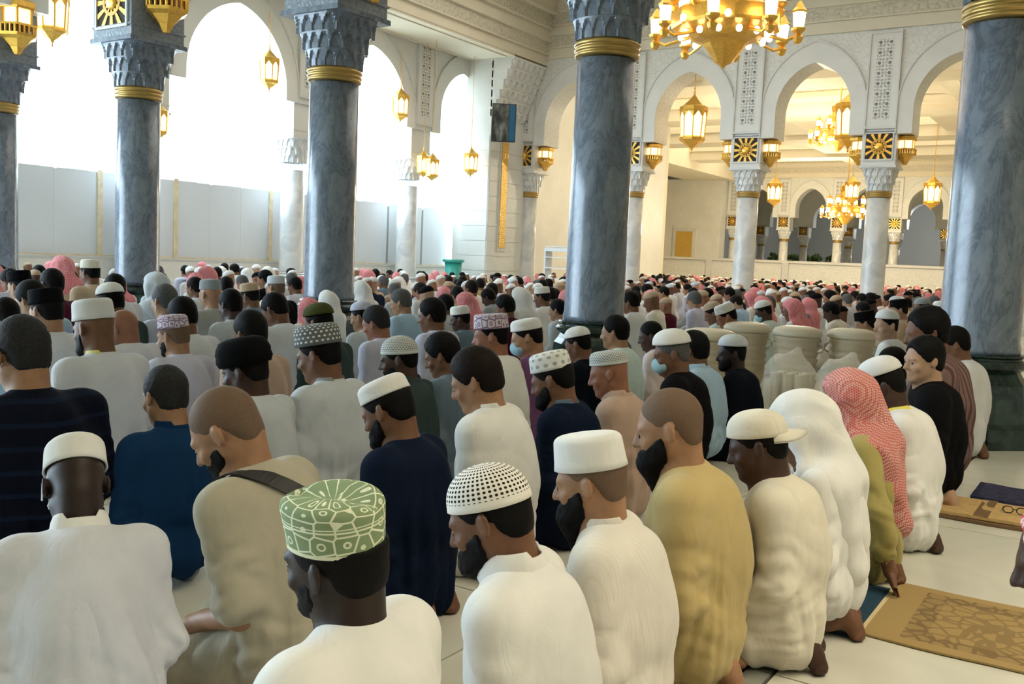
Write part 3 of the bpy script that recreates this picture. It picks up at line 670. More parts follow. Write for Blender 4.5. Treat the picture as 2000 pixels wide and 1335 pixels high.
def relax(V, Q, it=2, lam=0.5):
    for _ in range(it):
        acc = np.zeros_like(V); cn = np.zeros(len(V))
        for k in range(4):
            a, b = Q[:, k], Q[:, (k+1) % 4]; np.add.at(acc, a, V[b]); np.add.at(cn, a, 1)
        V = V + lam*(acc/np.maximum(cn, 1)[:, None] - V)
    return V
def vnormals(V, Q):
    n = np.cross(V[Q[:, 2]]-V[Q[:, 0]], V[Q[:, 3]]-V[Q[:, 1]]); N_ = np.zeros_like(V)
    for k in range(4): np.add.at(N_, Q[:, k], n)
    return N_/(np.linalg.norm(N_, axis=1, keepdims=True)+1e-12)
def vnoise(P, seed=0):
    P = np.asarray(P); i = np.floor(P).astype(np.int64); f = P-i; f = f*f*(3-2*f); out = np.zeros(len(P))
    for dx in (0, 1):
        for dy in (0, 1):
            for dz in (0, 1):
                h = (i[:, 0]+dx)*374761393 + (i[:, 1]+dy)*668265263 + (i[:, 2]+dz)*1274126177 + seed*974711
                h = (h ^ (h >> 13))*1103515245 & 0x7fffffff; h = (h ^ (h >> 16)) & 0xffff
                w = (f[:, 0] if dx else 1-f[:, 0])*(f[:, 1] if dy else 1-f[:, 1])*(f[:, 2] if dz else 1-f[:, 2]); out += w*h/65535.0
    return out
def np_mesh(name, V, Q, mats, mi=None, smooth=True, uv=None):
    me = bpy.data.meshes.new(name); me.vertices.add(len(V)); me.vertices.foreach_set('co', np.ascontiguousarray(V, np.float32).ravel())
    k = Q.shape[1]; me.loops.add(Q.size); me.loops.foreach_set('vertex_index', np.ascontiguousarray(Q, np.int32).ravel())
    me.polygons.add(len(Q)); me.polygons.foreach_set('loop_start', np.arange(len(Q), dtype=np.int32)*k)
    me.polygons.foreach_set('use_smooth', np.full(len(Q), smooth))
    for mt in mats: me.materials.append(MATS[mt] if isinstance(mt, str) else mt)
    if mi is not None: me.polygons.foreach_set('material_index', np.asarray(mi, np.int32))
    if uv is not None:
        l = me.uv_layers.new(name='UVMap'); l.data.foreach_set('uv', np.ascontiguousarray(uv[Q.ravel()], np.float32).ravel())
    me.update(calc_edges=True); me.validate(); return me
# ---- skeleton of a man sitting on his heels; local +Y is where he faces
def skeleton(lean=0.12, bow=0.35, yaw=0.0, roll=0.0, arm='thigh', wide=1.0, shrug=0.0):
    hip = np.array([0, -0.10, 0.20]); Rl = rot3(rx=-lean)
    T = lambda p: hip + Rl @ (np.array(p, float)-hip)
    J = dict(hip=hip, T=T, wide=wide, Rl=Rl)
    J['neck'] = T((0, -0.045, 0.665)); 
    Rh = rot3(rz=yaw) @ rot3(rx=-bow) @ rot3(ry=roll)
    J['Rh'] = Rh; J['head'] = J['neck'] + np.array([0, 0.012, 0.035]) + rot3(rz=yaw) @ rot3(rx=-bow*0.75) @ np.array([0, 0.022, 0.105])
    for s_, nm in ((-1, 'l'), (1, 'r')):
        J['sh'+nm] = T((s_*0.172*wide, -0.05, 0.598+shrug)); J['el'+nm] = T((s_*0.212*wide, -0.03, 0.335)); J['wr'+nm] = np.array([s_*0.155, 0.17, 0.235])
        J['kn'+nm] = np.array([s_*0.155, 0.33, 0.085]); J['an'+nm] = np.array([s_*0.085, -0.055, 0.055])
        J['ha'+nm] = np.array([s_*0.145, 0.25, 0.195])
    if arm == 'down_l': J['ell'] = T((-0.262*wide, -0.07, 0.36)); J['wrl'] = np.array([-0.27, -0.10, 0.15]); J['hal'] = np.array([-0.27, -0.13, 0.06])
    if arm == 'down_r': J['elr'] = T((0.27*wide, -0.02, 0.36)); J['wrr'] = np.array([0.25, 0.06, 0.12]); J['har'] = np.array([0.25, 0.10, 0.05])
    return J
HP = lambda J, p: J['head'] + J['Rh'] @ np.array(p, float)
def head_sdf(f, J, k=0.02, face=True):
    Rh = J['Rh']; H_ = lambda p: HP(J, p)
    f.ell(H_((0, -0.014, 0.028)), (0.077, 0.097, 0.090), Rh, 0.02)
    f.ell(H_((0, 0.030, -0.030)), (0.060, 0.066, 0.088), Rh, 0.03)
    for s_ in (-1, 1): f.cone(H_((s_*0.046, 0.005, -0.055)), H_((s_*0.012, 0.062, -0.100)), 0.026, 0.022, 0.025)
    f.cone(H_((0, -0.040, -0.045)), J['neck'] + np.array([0, -0.008, -0.03]), 0.057, 0.064, 0.03)
    f.cone(H_((0, 0.0, -0.07)), J['neck'] + np.array([0, 0.02, -0.03]), 0.045, 0.055, 0.03)
    if face:
        f.cone(H_((-0.036, 0.082, 0.012)), H_((0.036, 0.082, 0.012)), 0.011, 0.011, 0.018)
        for s_ in (-1, 1):
            f.ell(H_((s_*0.030, 0.095, -0.008)), (0.017, 0.014, 0.011), Rh, 0.012, 'sub'); f.ell(H_((s_*0.031, 0.080, -0.008)), (0.013, 0.011, 0.010), Rh, 0.004)
            f.ell(H_((s_*0.040, 0.070, -0.035)), (0.020, 0.016, 0.018), Rh, 0.02)
        f.cone(H_((0, 0.092, 0.002)), H_((0, 0.112, -0.036)), 0.008, 0.012, 0.012)
        for s_ in (-1, 1): f.ell(H_((s_*0.012, 0.100, -0.040)), (0.008, 0.010, 0.007), Rh, 0.008)
        f.ell(H_((0, 0.090, -0.063)), (0.022, 0.011, 0.006), Rh, 0.006); f.ell(H_((0, 0.088, -0.074)), (0.019, 0.011, 0.007), Rh, 0.006)
        f.ell(H_((0, 0.078, -0.102)), (0.018, 0.016, 0.014), Rh, 0.02)
    for s_ in (-1, 1):
        Re = Rh @ rot3(rz=s_*0.35, rx=0.15)
        f.ell(H_((s_*0.083, -0.010, -0.008)), (0.008, 0.019, 0.032), Re, 0.008); f.ell(H_((s_*0.092, -0.004, -0.006)), (0.006, 0.010, 0.018), Re, 0.005, 'sub')
def add_hand(f, J, side, spread=0.18, fist=False):
    s_ = -1 if side == 'l' else 1
    w, h = J['wr'+side], J['ha'+side]; d = h-w; d = d/np.linalg.norm(d); up = np.array([0, 0, 1.0]) if abs(d[2]) < 0.8 else np.array([0, -1.0, 0.3]); lat = np.cross(d, up); lat /= np.linalg.norm(lat); up = np.cross(lat, d)
    f.cone(J['el'+side], w, 0.038, 0.025, 0.02); f.cone(w, w+d*0.05, 0.026, 0.030, 0.02)
    pc = w + d*0.085
    Rp = np.stack([lat, d, up], 1); f.ell(pc, (0.040, 0.055, 0.016), Rp, 0.015)
    for i, (o, ln) in enumerate(((-0.030, 0.062), (-0.010, 0.074), (0.011, 0.070), (0.030, 0.054))):
        b0 = pc + d*0.045 + lat*o; dr = d*cos(spread*o*14) + lat*sin(spread*o*14)*1.0; b1 = b0 + dr*ln*0.5 + up*0.006; b2 = b1 + dr*ln*0.5 - up*0.012
        f.cone(b0, b1, 0.0095, 0.0088, 0.006); f.cone(b1, b2, 0.0088, 0.0074, 0.004)
    t0 = pc - d*0.02 - lat*s_*0.034; t1 = t0 + d*0.04 - lat*s_*0.026; t2 = t1 + d*0.030 - lat*s_*0.006
    f.cone(t0, t1, 0.013, 0.0105, 0.012); f.cone(t1, t2, 0.0105, 0.0085, 0.005)
def foot_prims(f, J, side, k=0.02):
    s_ = -1 if side == 'l' else 1; a = J['an'+side]
    heel = a + np.array([0, -0.075, 0.045]); ball = a + np.array([s_*0.015, -0.118, -0.028])
    f.cone(a + np.array([0, 0.12, 0.0]), a + np.array([0, -0.02, 0.01]), 0.045, 0.036, 0.02)
    f.cone(a + np.array([0, -0.02, 0.012]), heel*0.6+ball*0.4, 0.036, 0.034, 0.03); f.cone(heel*0.5+a*0.5, heel, 0.034, 0.031, 0.02)
    f.cone(heel, ball, 0.030, 0.032, 0.03)
    for i in range(5):
        o = s_*(-0.034 + 0.017*i); f.cone(ball + np.array([o*0.8, -0.01, 0]), ball + np.array([o, 0.030-0.004*i, -0.010]), 0.0135-0.001*i, 0.012-0.0012*i, 0.006)
def body_mesh(J, hands=True, feet=True, h=0.0065):
    hs = (hands if isinstance(hands, str) else 'lr') if hands else ''
    if not hs and not feet:
        lo = np.minimum(J['head'], J['neck']) - np.array([0.15, 0.16, 0.14]); hi = np.maximum(J['head'], J['neck']) + np.array([0.15, 0.17, 0.16]); lo[2] = J['neck'][2]-0.10
        f = Field(lo, hi, h); head_sdf(f, J); f.cone(J['neck']+[0, -0.01, -0.03], J['neck']+[0, -0.03, -0.10], 0.064, 0.075, 0.03)
    else:
        f = Field((-0.34, -0.42, -0.02), (0.34, max(0.42, J['head'][1]+0.17), J['head'][2]+0.17), h); T = J['T']
        head_sdf(f, J); f.cone(J['neck']+[0, -0.01, -0.03], T((0, -0.065, 0.52)), 0.062, 0.080, 0.05); f.cone(T((0, -0.065, 0.52)), (0, -0.05, 0.20), 0.080, 0.090, 0.06)
        for s_ in 'lr':
            sg = -1 if s_ == 'l' else 1
            if s_ in hs: f.cone(T((sg*0.08, -0.05, 0.58)), J['sh'+s_], 0.05, 0.05, 0.04); f.cone(J['sh'+s_], J['el'+s_], 0.048, 0.036, 0.01); add_hand(f, J, s_)
            if feet: f.cone((sg*0.08, -0.03, 0.17), J['kn'+s_], 0.075, 0.055, 0.04); f.cone(J['kn'+s_], J['an'+s_], 0.055, 0.04, 0.03); foot_prims(f, J, s_)
        f.clip(lambda X, Y, Z: 0.002-Z)
    V, Q = f.nets(); return relax(V, Q, 1, 0.35), Q
def garment(J, seed=0, h=0.011, short=False, legs=True, belly=0.0, collar=0.0, thick=0.0, sleeve=1.0, fold=1.0):
    T, w = J['T'], J['wide']
    f = Field((-0.42, -0.42, -0.02), (0.42, 0.52, 0.80), h); t = thick
    f.ell((0, -0.030, 0.215), (0.205*w+t, 0.155+t, 0.150), None, 0.05)
    f.ell(T((0, -0.055+belly*0.3, 0.36)), (0.178*w+t+belly*0.5, 0.148+t+belly, 0.165), J['Rl'], 0.06)
    f.ell(T((0, -0.055, 0.47)), (0.190*w+t, 0.142+t, 0.180), J['Rl'], 0.06)
    f.cone(J['shl']*0.88+J['shr']*0.12, J['shr']*0.88+J['shl']*0.12, 0.074+t, 0.074+t, 0.05)
    f.cone(T((0, -0.06, 0.60)), J['neck']+[0, -0.008, -0.018], 0.090+t, 0.066, 0.05)
    f.cone(T((0, -0.112, 0.56)), T((0, -0.125, 0.38)), 0.088+t, 0.085+t, 0.07)
    for s_ in 'lr':
        e = J['el'+s_]; wr = J['wr'+s_]; e2 = J['sh'+s_] + (e-J['sh'+s_])*(0.88 if short else 1.0)
        f.cone(J['sh'+s_], e2, 0.069+t, 0.056+t + (0.008 if short else 0), 0.035)
        if not short: f.cone(e, wr*sleeve + e*(1-sleeve), 0.058+t, 0.044+t, 0.03)
        if legs:
            sg = -1 if s_ == 'l' else 1
            f.cone((sg*0.09, -0.03, 0.19), J['kn'+s_], 0.112, 0.082, 0.06); f.cone(J['kn'+s_], J['an'+s_], 0.078, 0.062, 0.05)
    if legs:
        f.ell((0, -0.070, 0.10), (0.205*w, 0.105, 0.105), None, 0.06); f.ell((0, 0.10, 0.10), (0.19, 0.22, 0.085), None, 0.06)
    else:
        f.ell((0, -0.045, 0.17), (0.20*w+t, 0.145, 0.13), None, 0.05)
    f.clip(lambda X, Y, Z: 0.004-Z if legs else 0.05-Z-0*X)
    V, Q = f.nets(); V = relax(V, Q, 2, 0.5)
    n = vnormals(V, Q)
    # drapery: long folds running down the back, creases at the waist and elbows
    p = V.copy(); ang = np.arctan2(p[:, 0], -p[:, 1]-0.02); z = p[:, 2]
    lowz = np.clip((0.52-z)/0.30, 0, 1); wp = vnoise(p*4.0+seed*1.7, seed+2)*1.6
    val = lambda q, sd, e=0.75: np.abs(2*vnoise(q, sd)-1)**e-0.45
    o0 = np.full(len(p), seed*3.7)
    a = val(np.stack([ang*3.0+wp, z*2.0+p[:, 0]*2.0, o0], 1), seed)
    a2 = val(np.stack([ang*6.5+wp*1.5, z*3.5, o0+9], 1), seed+3)
    b_ = val(np.stack([(z+0.5*np.abs(p[:, 0]))*15+wp*2.0, ang*2.2, o0], 1), seed+5)
    c_ = val(np.stack([(p[:, 0]*0.8+z)*9+wp, (z-p[:, 0]*0.6)*4, o0+4], 1), seed+7)
    e_ = val(np.stack([z*26+wp*3, p[:, 0]*6, p[:, 1]*8+seed], 1), seed+8)
    waist = np.exp(-((z-0.25)/0.09)**2); arms = np.clip((np.abs(p[:, 0])-0.17*w)/0.05, 0, 1)*np.clip((0.56-z)/0.1, 0, 1)
    d = 0.030*a*(0.18+lowz) + 0.014*a2*(0.15+lowz) + 0.018*b_*(waist+0.35*arms) + 0.017*c_*(0.4+0.5*arms) + 0.016*e_*arms
    d *= np.clip((J['neck'][2]-0.02-z)/0.10, 0, 1)*fold
    V = V + n*d[:, None]; V = relax(V, Q, 1, 0.25); V[:, 2] = np.maximum(V[:, 2], 0.003)
    return V, Q
def trousers(J, seed=0, h=0.016):
    f = Field((-0.32, -0.40, -0.02), (0.32, 0.50, 0.36), h)
    f.ell((0, -0.035, 0.19), (0.185, 0.132, 0.12), None, 0.05)
    for s_, sg in (('l', -1), ('r', 1)):
        f.cone((sg*0.09, -0.03, 0.18), J['kn'+s_], 0.102, 0.076, 0.03); f.cone(J['kn'+s_], J['an'+s_]+[0, 0.03, 0], 0.072, 0.052, 0.03)
    f.clip(lambda X, Y, Z: 0.004-Z)
    V, Q = f.nets(); V = relax(V, Q, 2, 0.5); n = vnormals(V, Q); b_ = vnoise(V*np.array([14, 9, 14])+seed, seed); V = V + n*(0.010*((1-np.abs(2*b_-1))-0.5))[:, None]; V[:, 2] = np.maximum(V[:, 2], 0.003)
    return V, Q
def local_head(X, Y, Z, J):
    R = J['Rh']; x, y, z = X-J['head'][0], Y-J['head'][1], Z-J['head'][2]
    return [R[0, i]*x + R[1, i]*y + R[2, i]*z for i in range(3)]
def hair_mesh(J, t=0.008, kind='short', h=0.0065, cap=None):
    f = Field(J['head']-0.17, J['head']+0.17, h); Rh = J['Rh']
    f.ell(HP(J, (0, -0.016, 0.032)), (0.078+t*0.8, 0.098+t, 0.091+t*1.2), Rh, 0.02)
    f.ell(HP(J, (0, -0.058, -0.035)), (0.058+t*0.6, 0.040+t, 0.050), Rh, 0.03)
    def keep(X, Y, Z):
        x, y, z = local_head(X, Y, Z, J)
        front = np.where(z > 0.045, 0.066+0.25*(z-0.045), np.where(z > -0.03, 0.012+0.72*(z+0.03), 0.012+1.0*(z+0.03)))
        front = front - 0.9*np.clip(np.abs(x)-0.055, 0, 1)*np.clip((z-0.02)*12, 0, 1)
        nape = -0.072-z
        earz = np.where((np.abs(x) > 0.066) & (y > -0.032), -0.004-z, -1)
        d = np.maximum(np.maximum((y-front)*0.8, nape), earz)
        if kind == 'balding':
            d = np.maximum(d, np.where(y > -0.07, z-0.055-0.4*np.clip(-y-0.03, 0, 1), z-0.09))
        if cap is not None:
            c3 = cap[0]; Rc = rot3(rx=cap[1]); d = np.maximum(d, Rc[0, 2]*(x-c3[0])+Rc[1, 2]*(y-c3[1])+Rc[2, 2]*(z-c3[2])-0.012)
        return d
    f.clip(keep); V, Q = f.nets(); V = relax(V, Q, 2, 0.5)
    n = vnormals(V, Q); V = V + n*((vnoise(V*150, 3)-0.5)*(0.004 if t > 0.004 else 0.001))[:, None]
    return V, Q
def beard_mesh(J, t=0.010, length=0.0, h=0.0065):
    f = Field(J['head']-[0.16, 0.16, 0.30], J['head']+[0.16, 0.2, 0.12], h); Rh = J['Rh']; H_ = lambda p: HP(J, p)
    f.ell(H_((0, 0.030, -0.030)), (0.060+t*0.6, 0.066+t*0.6, 0.088+t*0.6), Rh, 0.02)
    for s_ in (-1, 1): f.cone(H_((s_*0.046, 0.005, -0.055)), H_((s_*0.012, 0.062, -0.100)), 0.026+t*0.9, 0.022+t, 0.02)
    f.ell(H_((0, 0.078, -0.102)), (0.020+t, 0.018+t, 0.016+t), Rh, 0.02); f.cone(H_((-0.022, 0.086, -0.060)), H_((0.022, 0.086, -0.060)), 0.010+t*0.4, 0.010+t*0.4, 0.01)
    if length: f.cone(H_((0, 0.070, -0.105)), H_((0, 0.068, -0.105-length)), 0.040+t*0.5, 0.018, 0.03); f.cone(H_((0, 0.045, -0.095)), H_((0, 0.058, -0.09-length*0.8)), 0.036, 0.018, 0.03)
    def keep(X, Y, Z):
        x, y, z = local_head(X, Y, Z, J)
        top = z + 0.008 + 0.55*(y-0.01)
        back = 0.014 - y
        return np.maximum(np.maximum(top, back)*0.85, np.where(z < -0.118, (0.02-y), -1))
    f.clip(keep)
    V, Q = f.nets(); V = relax(V, Q, 2, 0.5); n = vnormals(V, Q); V = V + n*((vnoise(V*110, 5)-0.4)*(0.002+0.2*t))[:, None]
    return V, Q
# ---- caps: lathe around the crown, uv = (angle, height along profile)
def cap_geo(prof, n=40, sx=1.0, sy=1.22, wob=0.0, dent=0.0, seed=0):
    P = np.array(prof, float); m = len(P); V = []; UV = []
    for j in range(m):
        for i in range(n+1):
            a = 2*pi*i/n; r, z = P[j]; rr = r*(1+wob*sin(3*a+seed)*0.5+wob*sin(5*a+1.3*seed)*0.4)
            zz = z - (dent*np.exp(-((rr*cos(a)-0.012)/0.028)**2) if j > m*0.55 else 0)
            V.append((rr*cos(a)*sx, rr*sin(a)*sy, zz)); UV.append((i/n, j/(m-1)))
    Q = [(j*(n+1)+i, j*(n+1)+i+1, (j+1)*(n+1)+i+1, (j+1)*(n+1)+i) for j in range(m-1) for i in range(n)]
    return np.array(V), np.array(Q), np.array(UV)
def arc_prof(r0, hgt, top_r, round_=0.03, rows=4, inner=0.006):
    p = [(r0-inner, 0.004), (r0-inner*0.4, -0.002), (r0+0.001, 0.0)]
    for i in range(1, rows+1): q = i/rows; p.append((r0+(top_r-r0)*q, (hgt-round_)*q))
    for i in range(1, 6): a = pi/2*i/5; p.append((top_r-round_+round_*cos(a), hgt-round_+round_*sin(a)))
    for q in (0.7, 0.4, 0.12, 0.0): p.append(((top_r-round_)*q, hgt+0.004*(1-q)))
    return p
def dome_prof(r0, hgt, lowz=0.0, rows=10, inner=0.005, pw=2.3):
    p = [(r0-inner, lowz+0.004), (r0-inner*0.4, lowz-0.002), (r0+0.001, lowz)]
    for i in range(1, rows+1):
        t = i/rows; z = hgt*sin(t*pi/2); r = r0*max(0.0, 1-(z/hgt)**pw)**(1/pw); p.append((max(r, 0.001), lowz+z))
    return p
CAPS = {
 'kufi': lambda: cap_geo(arc_prof(0.0835, 0.085, 0.080, 0.028), wob=0.01),
 'tall': lambda: cap_geo(arc_prof(0.089, 0.098, 0.0835, 0.022), wob=0.006),
 'low': lambda: cap_geo(arc_prof(0.0855, 0.068, 0.083, 0.03), wob=0.01),
 'omani': lambda: cap_geo(arc_prof(0.087, 0.105, 0.093, 0.022, 8), 56, wob=0.012, dent=0.022, seed=2),
 'dome': lambda: cap_geo(dome_prof(0.088, 0.098, 0.0, 14), 56),
 'skull': lambda: cap_geo(dome_prof(0.087, 0.080, 0.012, 10)),
 'turban': lambda: cap_geo([(0.07, 0.0), (0.098, -0.008), (0.108, 0.018), (0.104, 0.04), (0.106, 0.055), (0.098, 0.08), (0.085, 0.105), (0.05, 0.118), (0.0, 0.12)], wob=0.03, seed=1),
 'songkok': lambda: cap_geo(arc_prof(0.088, 0.085, 0.084, 0.012)),
 'ball': lambda: cap_geo(dome_prof(0.0895, 0.092, 0.0, 10, pw=2.6)),
}
CAP_POS = {'omani': (0, -0.010, 0.036, 0.08), 'tall': (0, -0.010, 0.040, 0.06), 'kufi': (0, -0.012, 0.046, 0.10), 'low': (0, -0.014, 0.050, 0.12), 'dome': (0, -0.014, 0.030, 0.14), 'skull': (0, -0.016, 0.048, 0.10), 'turban': (0, -0.010, 0.030, 0.05), 'songkok': (0, -0.010, 0.045, 0.05), 'ball': (0, -0.012, 0.036, 0.08)}
_capcache = {}
def cap_mesh(kind):
    if kind not in _capcache:
        V, Q, UV = CAPS[kind](); _capcache[kind] = np_mesh('cap', V, Q, ['cloth_white'], None, True, UV)
    return _capcache[kind]
def drape_mesh(J, seed=0, hood_t=0.014, cape=True, long_=0.30, h=0.010, side=0.0, face_open=0.045, front=0.0, end_r=0.035):
    """cloth laid over the head and falling on the shoulders and back"""
    f = Field((-0.36, -0.42, 0.05), (0.36, 0.34, 1.08), h); Rh = J['Rh']; T = J['T']
    f.ell(HP(J, (0, -0.016, 0.030)), (0.084+hood_t, 0.104+hood_t, 0.096+hood_t), Rh, 0.03)
    f.cone(HP(J, (0, -0.06, -0.01)), T((0, -0.13, 0.60)), 0.095, 0.085, 0.06)
    for s_ in (-1, 1):
        f.cone(HP(J, (s_*0.075, 0.005, 0.0)), T((s_*0.10, 0.00, 0.63)), 0.036, 0.048, 0.05)
        f.cone(T((s_*0.06, -0.09, 0.635)), T((s_*0.165, -0.055, 0.60)), 0.062, 0.060, 0.05)
    if cape:
        f.cone(T((0, -0.13, 0.58)), T((side, -0.160, 0.60-long_)), 0.085, end_r, 0.07)
        for s_ in (-1, 1): f.cone(T((s_*0.11, -0.10, 0.58)), T((s_*0.09+side, -0.152, 0.62-long_)), 0.075, end_r, 0.07)
    if front:
        for s_ in (-1, 1): f.cone(T((s_*0.11, 0.00, 0.63)), T((s_*0.10, 0.11, 0.62-front)), 0.058, 0.040, 0.05)
    def keep(X, Y, Z):
        x, y, z = local_head(X, Y, Z, J)
        return np.where(z > -0.15, np.minimum((y-face_open-0.10*np.clip(z, 0, 1)*4)*0.8, np.abs(x)*0+1), -1)
    f.clip(keep); f.ell(HP(J, (0, 0.055, -0.055)), (0.066, 0.075, 0.095), Rh, 0.01, 'sub')
    V, Q = f.nets(); V = relax(V, Q, 2, 0.5); n = vnormals(V, Q); p = V
    a = vnoise(np.stack([p[:, 0]*13+p[:, 2]*5, p[:, 1]*9, p[:, 2]*7-p[:, 0]*5+seed], 1), seed); a = 1-np.abs(2*a-1)
    V = V + n*(0.015*(0.5*(1+np.tanh((a-0.6)*5))-0.4))[:, None]; V = relax(V, Q, 1, 0.3)
    return V, Q
# ---- materials of the figures
def cloth(name, col, fold=0.5, sheen=0.15, weave=420.0, stripes=None, rough=0.85):
    m, nt, b = new_mat(name)
    cv = coords(nt)
    n1 = N(nt, 'ShaderNodeTexNoise', i_Scale=9.0, i_Detail=3.0); L(nt, cv, n1.inputs[0])
    c0 = tuple(c*0.93 for c in col); c1 = tuple(min(1, c*1.04) for c in col)
    r = ramp(nt, n1.outputs[0], [(0.3, c0), (0.7, c1)]); colr = r.outputs[0]
    if stripes:
        sp = N(nt, 'ShaderNodeSeparateXYZ'); L(nt, cv, sp.inputs[0]); axis, freq, width, sc = stripes
        fr = math_n(nt, 'FRACT', math_n(nt, 'MULTIPLY', sp.outputs[axis], freq)); colr = mix_c(nt, math_n(nt, 'LESS_THAN', fr, width), colr, sc)
    L(nt, colr, b.inputs['Base Color']); b.inputs['Roughness'].default_value = rough; b.inputs['Sheen Weight'].default_value = sheen if max(col) > 0.2 else 0.0; b.inputs['Specular IOR Level'].default_value = 0.2 if max(col) > 0.2 else 0.08
    w = N(nt, 'ShaderNodeTexNoise', i_Scale=11.0, i_Detail=3.0, i_Distortion=0.8); L(nt, coords(nt, 'Object', (1, 1, 0.45), (0.2, 0.3, 0)), w.inputs[0])
    rg = math_n(nt, 'ABSOLUTE', math_n(nt, 'SUBTRACT', w.outputs[0], 0.5)); w2 = N(nt, 'ShaderNodeTexNoise', i_Scale=90.0, i_Detail=3.0); L(nt, cv, w2.inputs[0])
    bump(nt, b, math_n(nt, 'ADD', math_n(nt, 'POWER', rg, 0.6), math_n(nt, 'MULTIPLY', w2.outputs[0], 0.06)), 0.20, 0.018)
    return m
CL = dict(white=(0.72, 0.71, 0.685), cream=(0.68, 0.63, 0.52), offwhite=(0.66, 0.66, 0.66), greywhite=(0.50, 0.53, 0.56), coollit_white=(0.58, 0.59, 0.64), lavender=(0.50, 0.51, 0.63), lblue=(0.33, 0.47, 0.60), blue=(0.006, 0.030, 0.085), navy=(0.004, 0.009, 0.025), darknavy=(0.003, 0.005, 0.010), black=(0.004, 0.004, 0.005),  # the cool white is plain white cloth with cool, dim light in its colour
          khaki=(0.47, 0.36, 0.155), beige=(0.40, 0.36, 0.27), maroon=(0.07, 0.008, 0.02), greendark=(0.035, 0.055, 0.055), slate=(0.11, 0.16, 0.21), olive=(0.36, 0.30, 0.10), darkolive=(0.07, 0.075, 0.025), rosebeige=(0.43, 0.30, 0.23), purple=(0.16, 0.07, 0.16), tan=(0.45, 0.33, 0.22), greytan=(0.30, 0.29, 0.26), pinkwhite=(0.70, 0.58, 0.57), yellow=(0.70, 0.66, 0.22), teal=(0.02, 0.22, 0.25), mint=(0.55, 0.66, 0.63), denim=(0.015, 0.035, 0.075), grey=(0.25, 0.27, 0.28))
for k_, v_ in CL.items(): cloth('cloth_'+k_, v_)
cloth('cloth_navystripe', (0.003, 0.005, 0.013), stripes=(2, 14.0, 0.22, (0.006, 0.011, 0.027)))
cloth('cloth_maroonstripe', (0.20, 0.13, 0.12), stripes=(0, 34.0, 0.4, (0.10, 0.05, 0.05)))
cloth('cloth_pinstripe', (0.71, 0.67, 0.60), stripes=(0, 75.0, 0.14, (0.66, 0.61, 0.54)))
cloth('cloth_yellowcollar', (0.75, 0.66, 0.10)); cloth('cloth_redcord', (0.5, 0.05, 0.03))
def skin(name, col):
    m, nt, b = new_mat(name); n1 = N(nt, 'ShaderNodeTexNoise', i_Scale=22.0, i_Detail=4.0); L(nt, coords(nt), n1.inputs[0])
    r = ramp(nt, n1.outputs[0], [(0.3, tuple(c*0.82 for c in col)), (0.7, tuple(min(1, c*1.1) for c in col))]); L(nt, r.outputs[0], b.inputs['Base Color'])
    b.inputs['Roughness'].default_value = 0.52; b.inputs['Specular IOR Level'].default_value = 0.35
SK = dict(tan=(0.33, 0.175, 0.095), brown=(0.155, 0.070, 0.036), dark=(0.050, 0.022, 0.013), vdark=(0.020, 0.010, 0.007), light=(0.42, 0.255, 0.165), ruddy=(0.27, 0.115, 0.065))
for k_, v_ in SK.items(): skin('skin_'+k_, v_)
def hairmat(name, col):
    m, nt, b = new_mat(name); n1 = N(nt, 'ShaderNodeTexNoise', i_Scale=160.0, i_Detail=3.0); L(nt, coords(nt), n1.inputs[0])
    r = ramp(nt, n1.outputs[0], [(0.3, tuple(c*(0.9 if 'stubble' in name else 0.55) for c in col)), (0.7, tuple(c*(1.1 if 'stubble' in name else 1.35) for c in col))]); L(nt, r.outputs[0], b.inputs['Base Color']); b.inputs['Roughness'].default_value = 0.65; b.inputs['Specular IOR Level'].default_value = 0.12
    if 'stubble' not in name: bump(nt, b, n1.outputs[0], 0.5, 0.003)
for k_, v_ in dict(black=(0.0035, 0.003, 0.003), darkbrown=(0.009, 0.0055, 0.004), grey=(0.09, 0.09, 0.09), saltpepper=(0.022, 0.022, 0.023), stubble=(0.14, 0.090, 0.060), white=(0.45, 0.45, 0.44), reddish=(0.07, 0.03, 0.015)).items(): hairmat('hair_'+k_, v_)
def capmat(name, base, build):
    m, nt, b = new_mat(name); tc = N(nt, 'ShaderNodeTexCoord'); sp = N(nt, 'ShaderNodeSeparateXYZ'); L(nt, tc.outputs['UV'], sp.inputs[0])
    c = build(nt, b, sp.outputs[0], sp.outputs[1], tc.outputs['UV']); L(nt, c, b.inputs['Base Color']); b.inputs['Roughness'].default_value = 0.9; b.inputs['Specular IOR Level'].default_value = 0.15
def dots(nu, nv, rad, base, dot, v0=0.0, v1=1.0, stagger=True):
    def f(nt, b, u, v, uv):
        vv = math_n(nt, 'MULTIPLY', v, nv); row = math_n(nt, 'FLOOR', vv)
        uu = math_n(nt, 'ADD', math_n(nt, 'MULTIPLY', u, nu), math_n(nt, 'MULTIPLY', row, 0.5) if stagger else 0.0)
        du = math_n(nt, 'SUBTRACT', math_n(nt, 'FRACT', uu), 0.5); dv = math_n(nt, 'SUBTRACT', math_n(nt, 'FRACT', vv), 0.5)
        d = math_n(nt, 'SQRT', math_n(nt, 'ADD', math_n(nt, 'MULTIPLY', du, du), math_n(nt, 'MULTIPLY', dv, dv)))
        hole = math_n(nt, 'LESS_THAN', d, rad); hole = math_n(nt, 'MULTIPLY', hole, math_n(nt, 'MULTIPLY', math_n(nt, 'GREATER_THAN', v, v0), math_n(nt, 'LESS_THAN', v, v1)))
        bump(nt, b, math_n(nt, 'SUBTRACT', 1.0, hole), 0.6, 0.004)
        return mix_c(nt, hole, base, dot)
    return f
capmat('cap_knit_dots', None, dots(46, 15, 0.30, (0.74, 0.71, 0.66), (0.02, 0.016, 0.012), 0.24, 0.97, False))
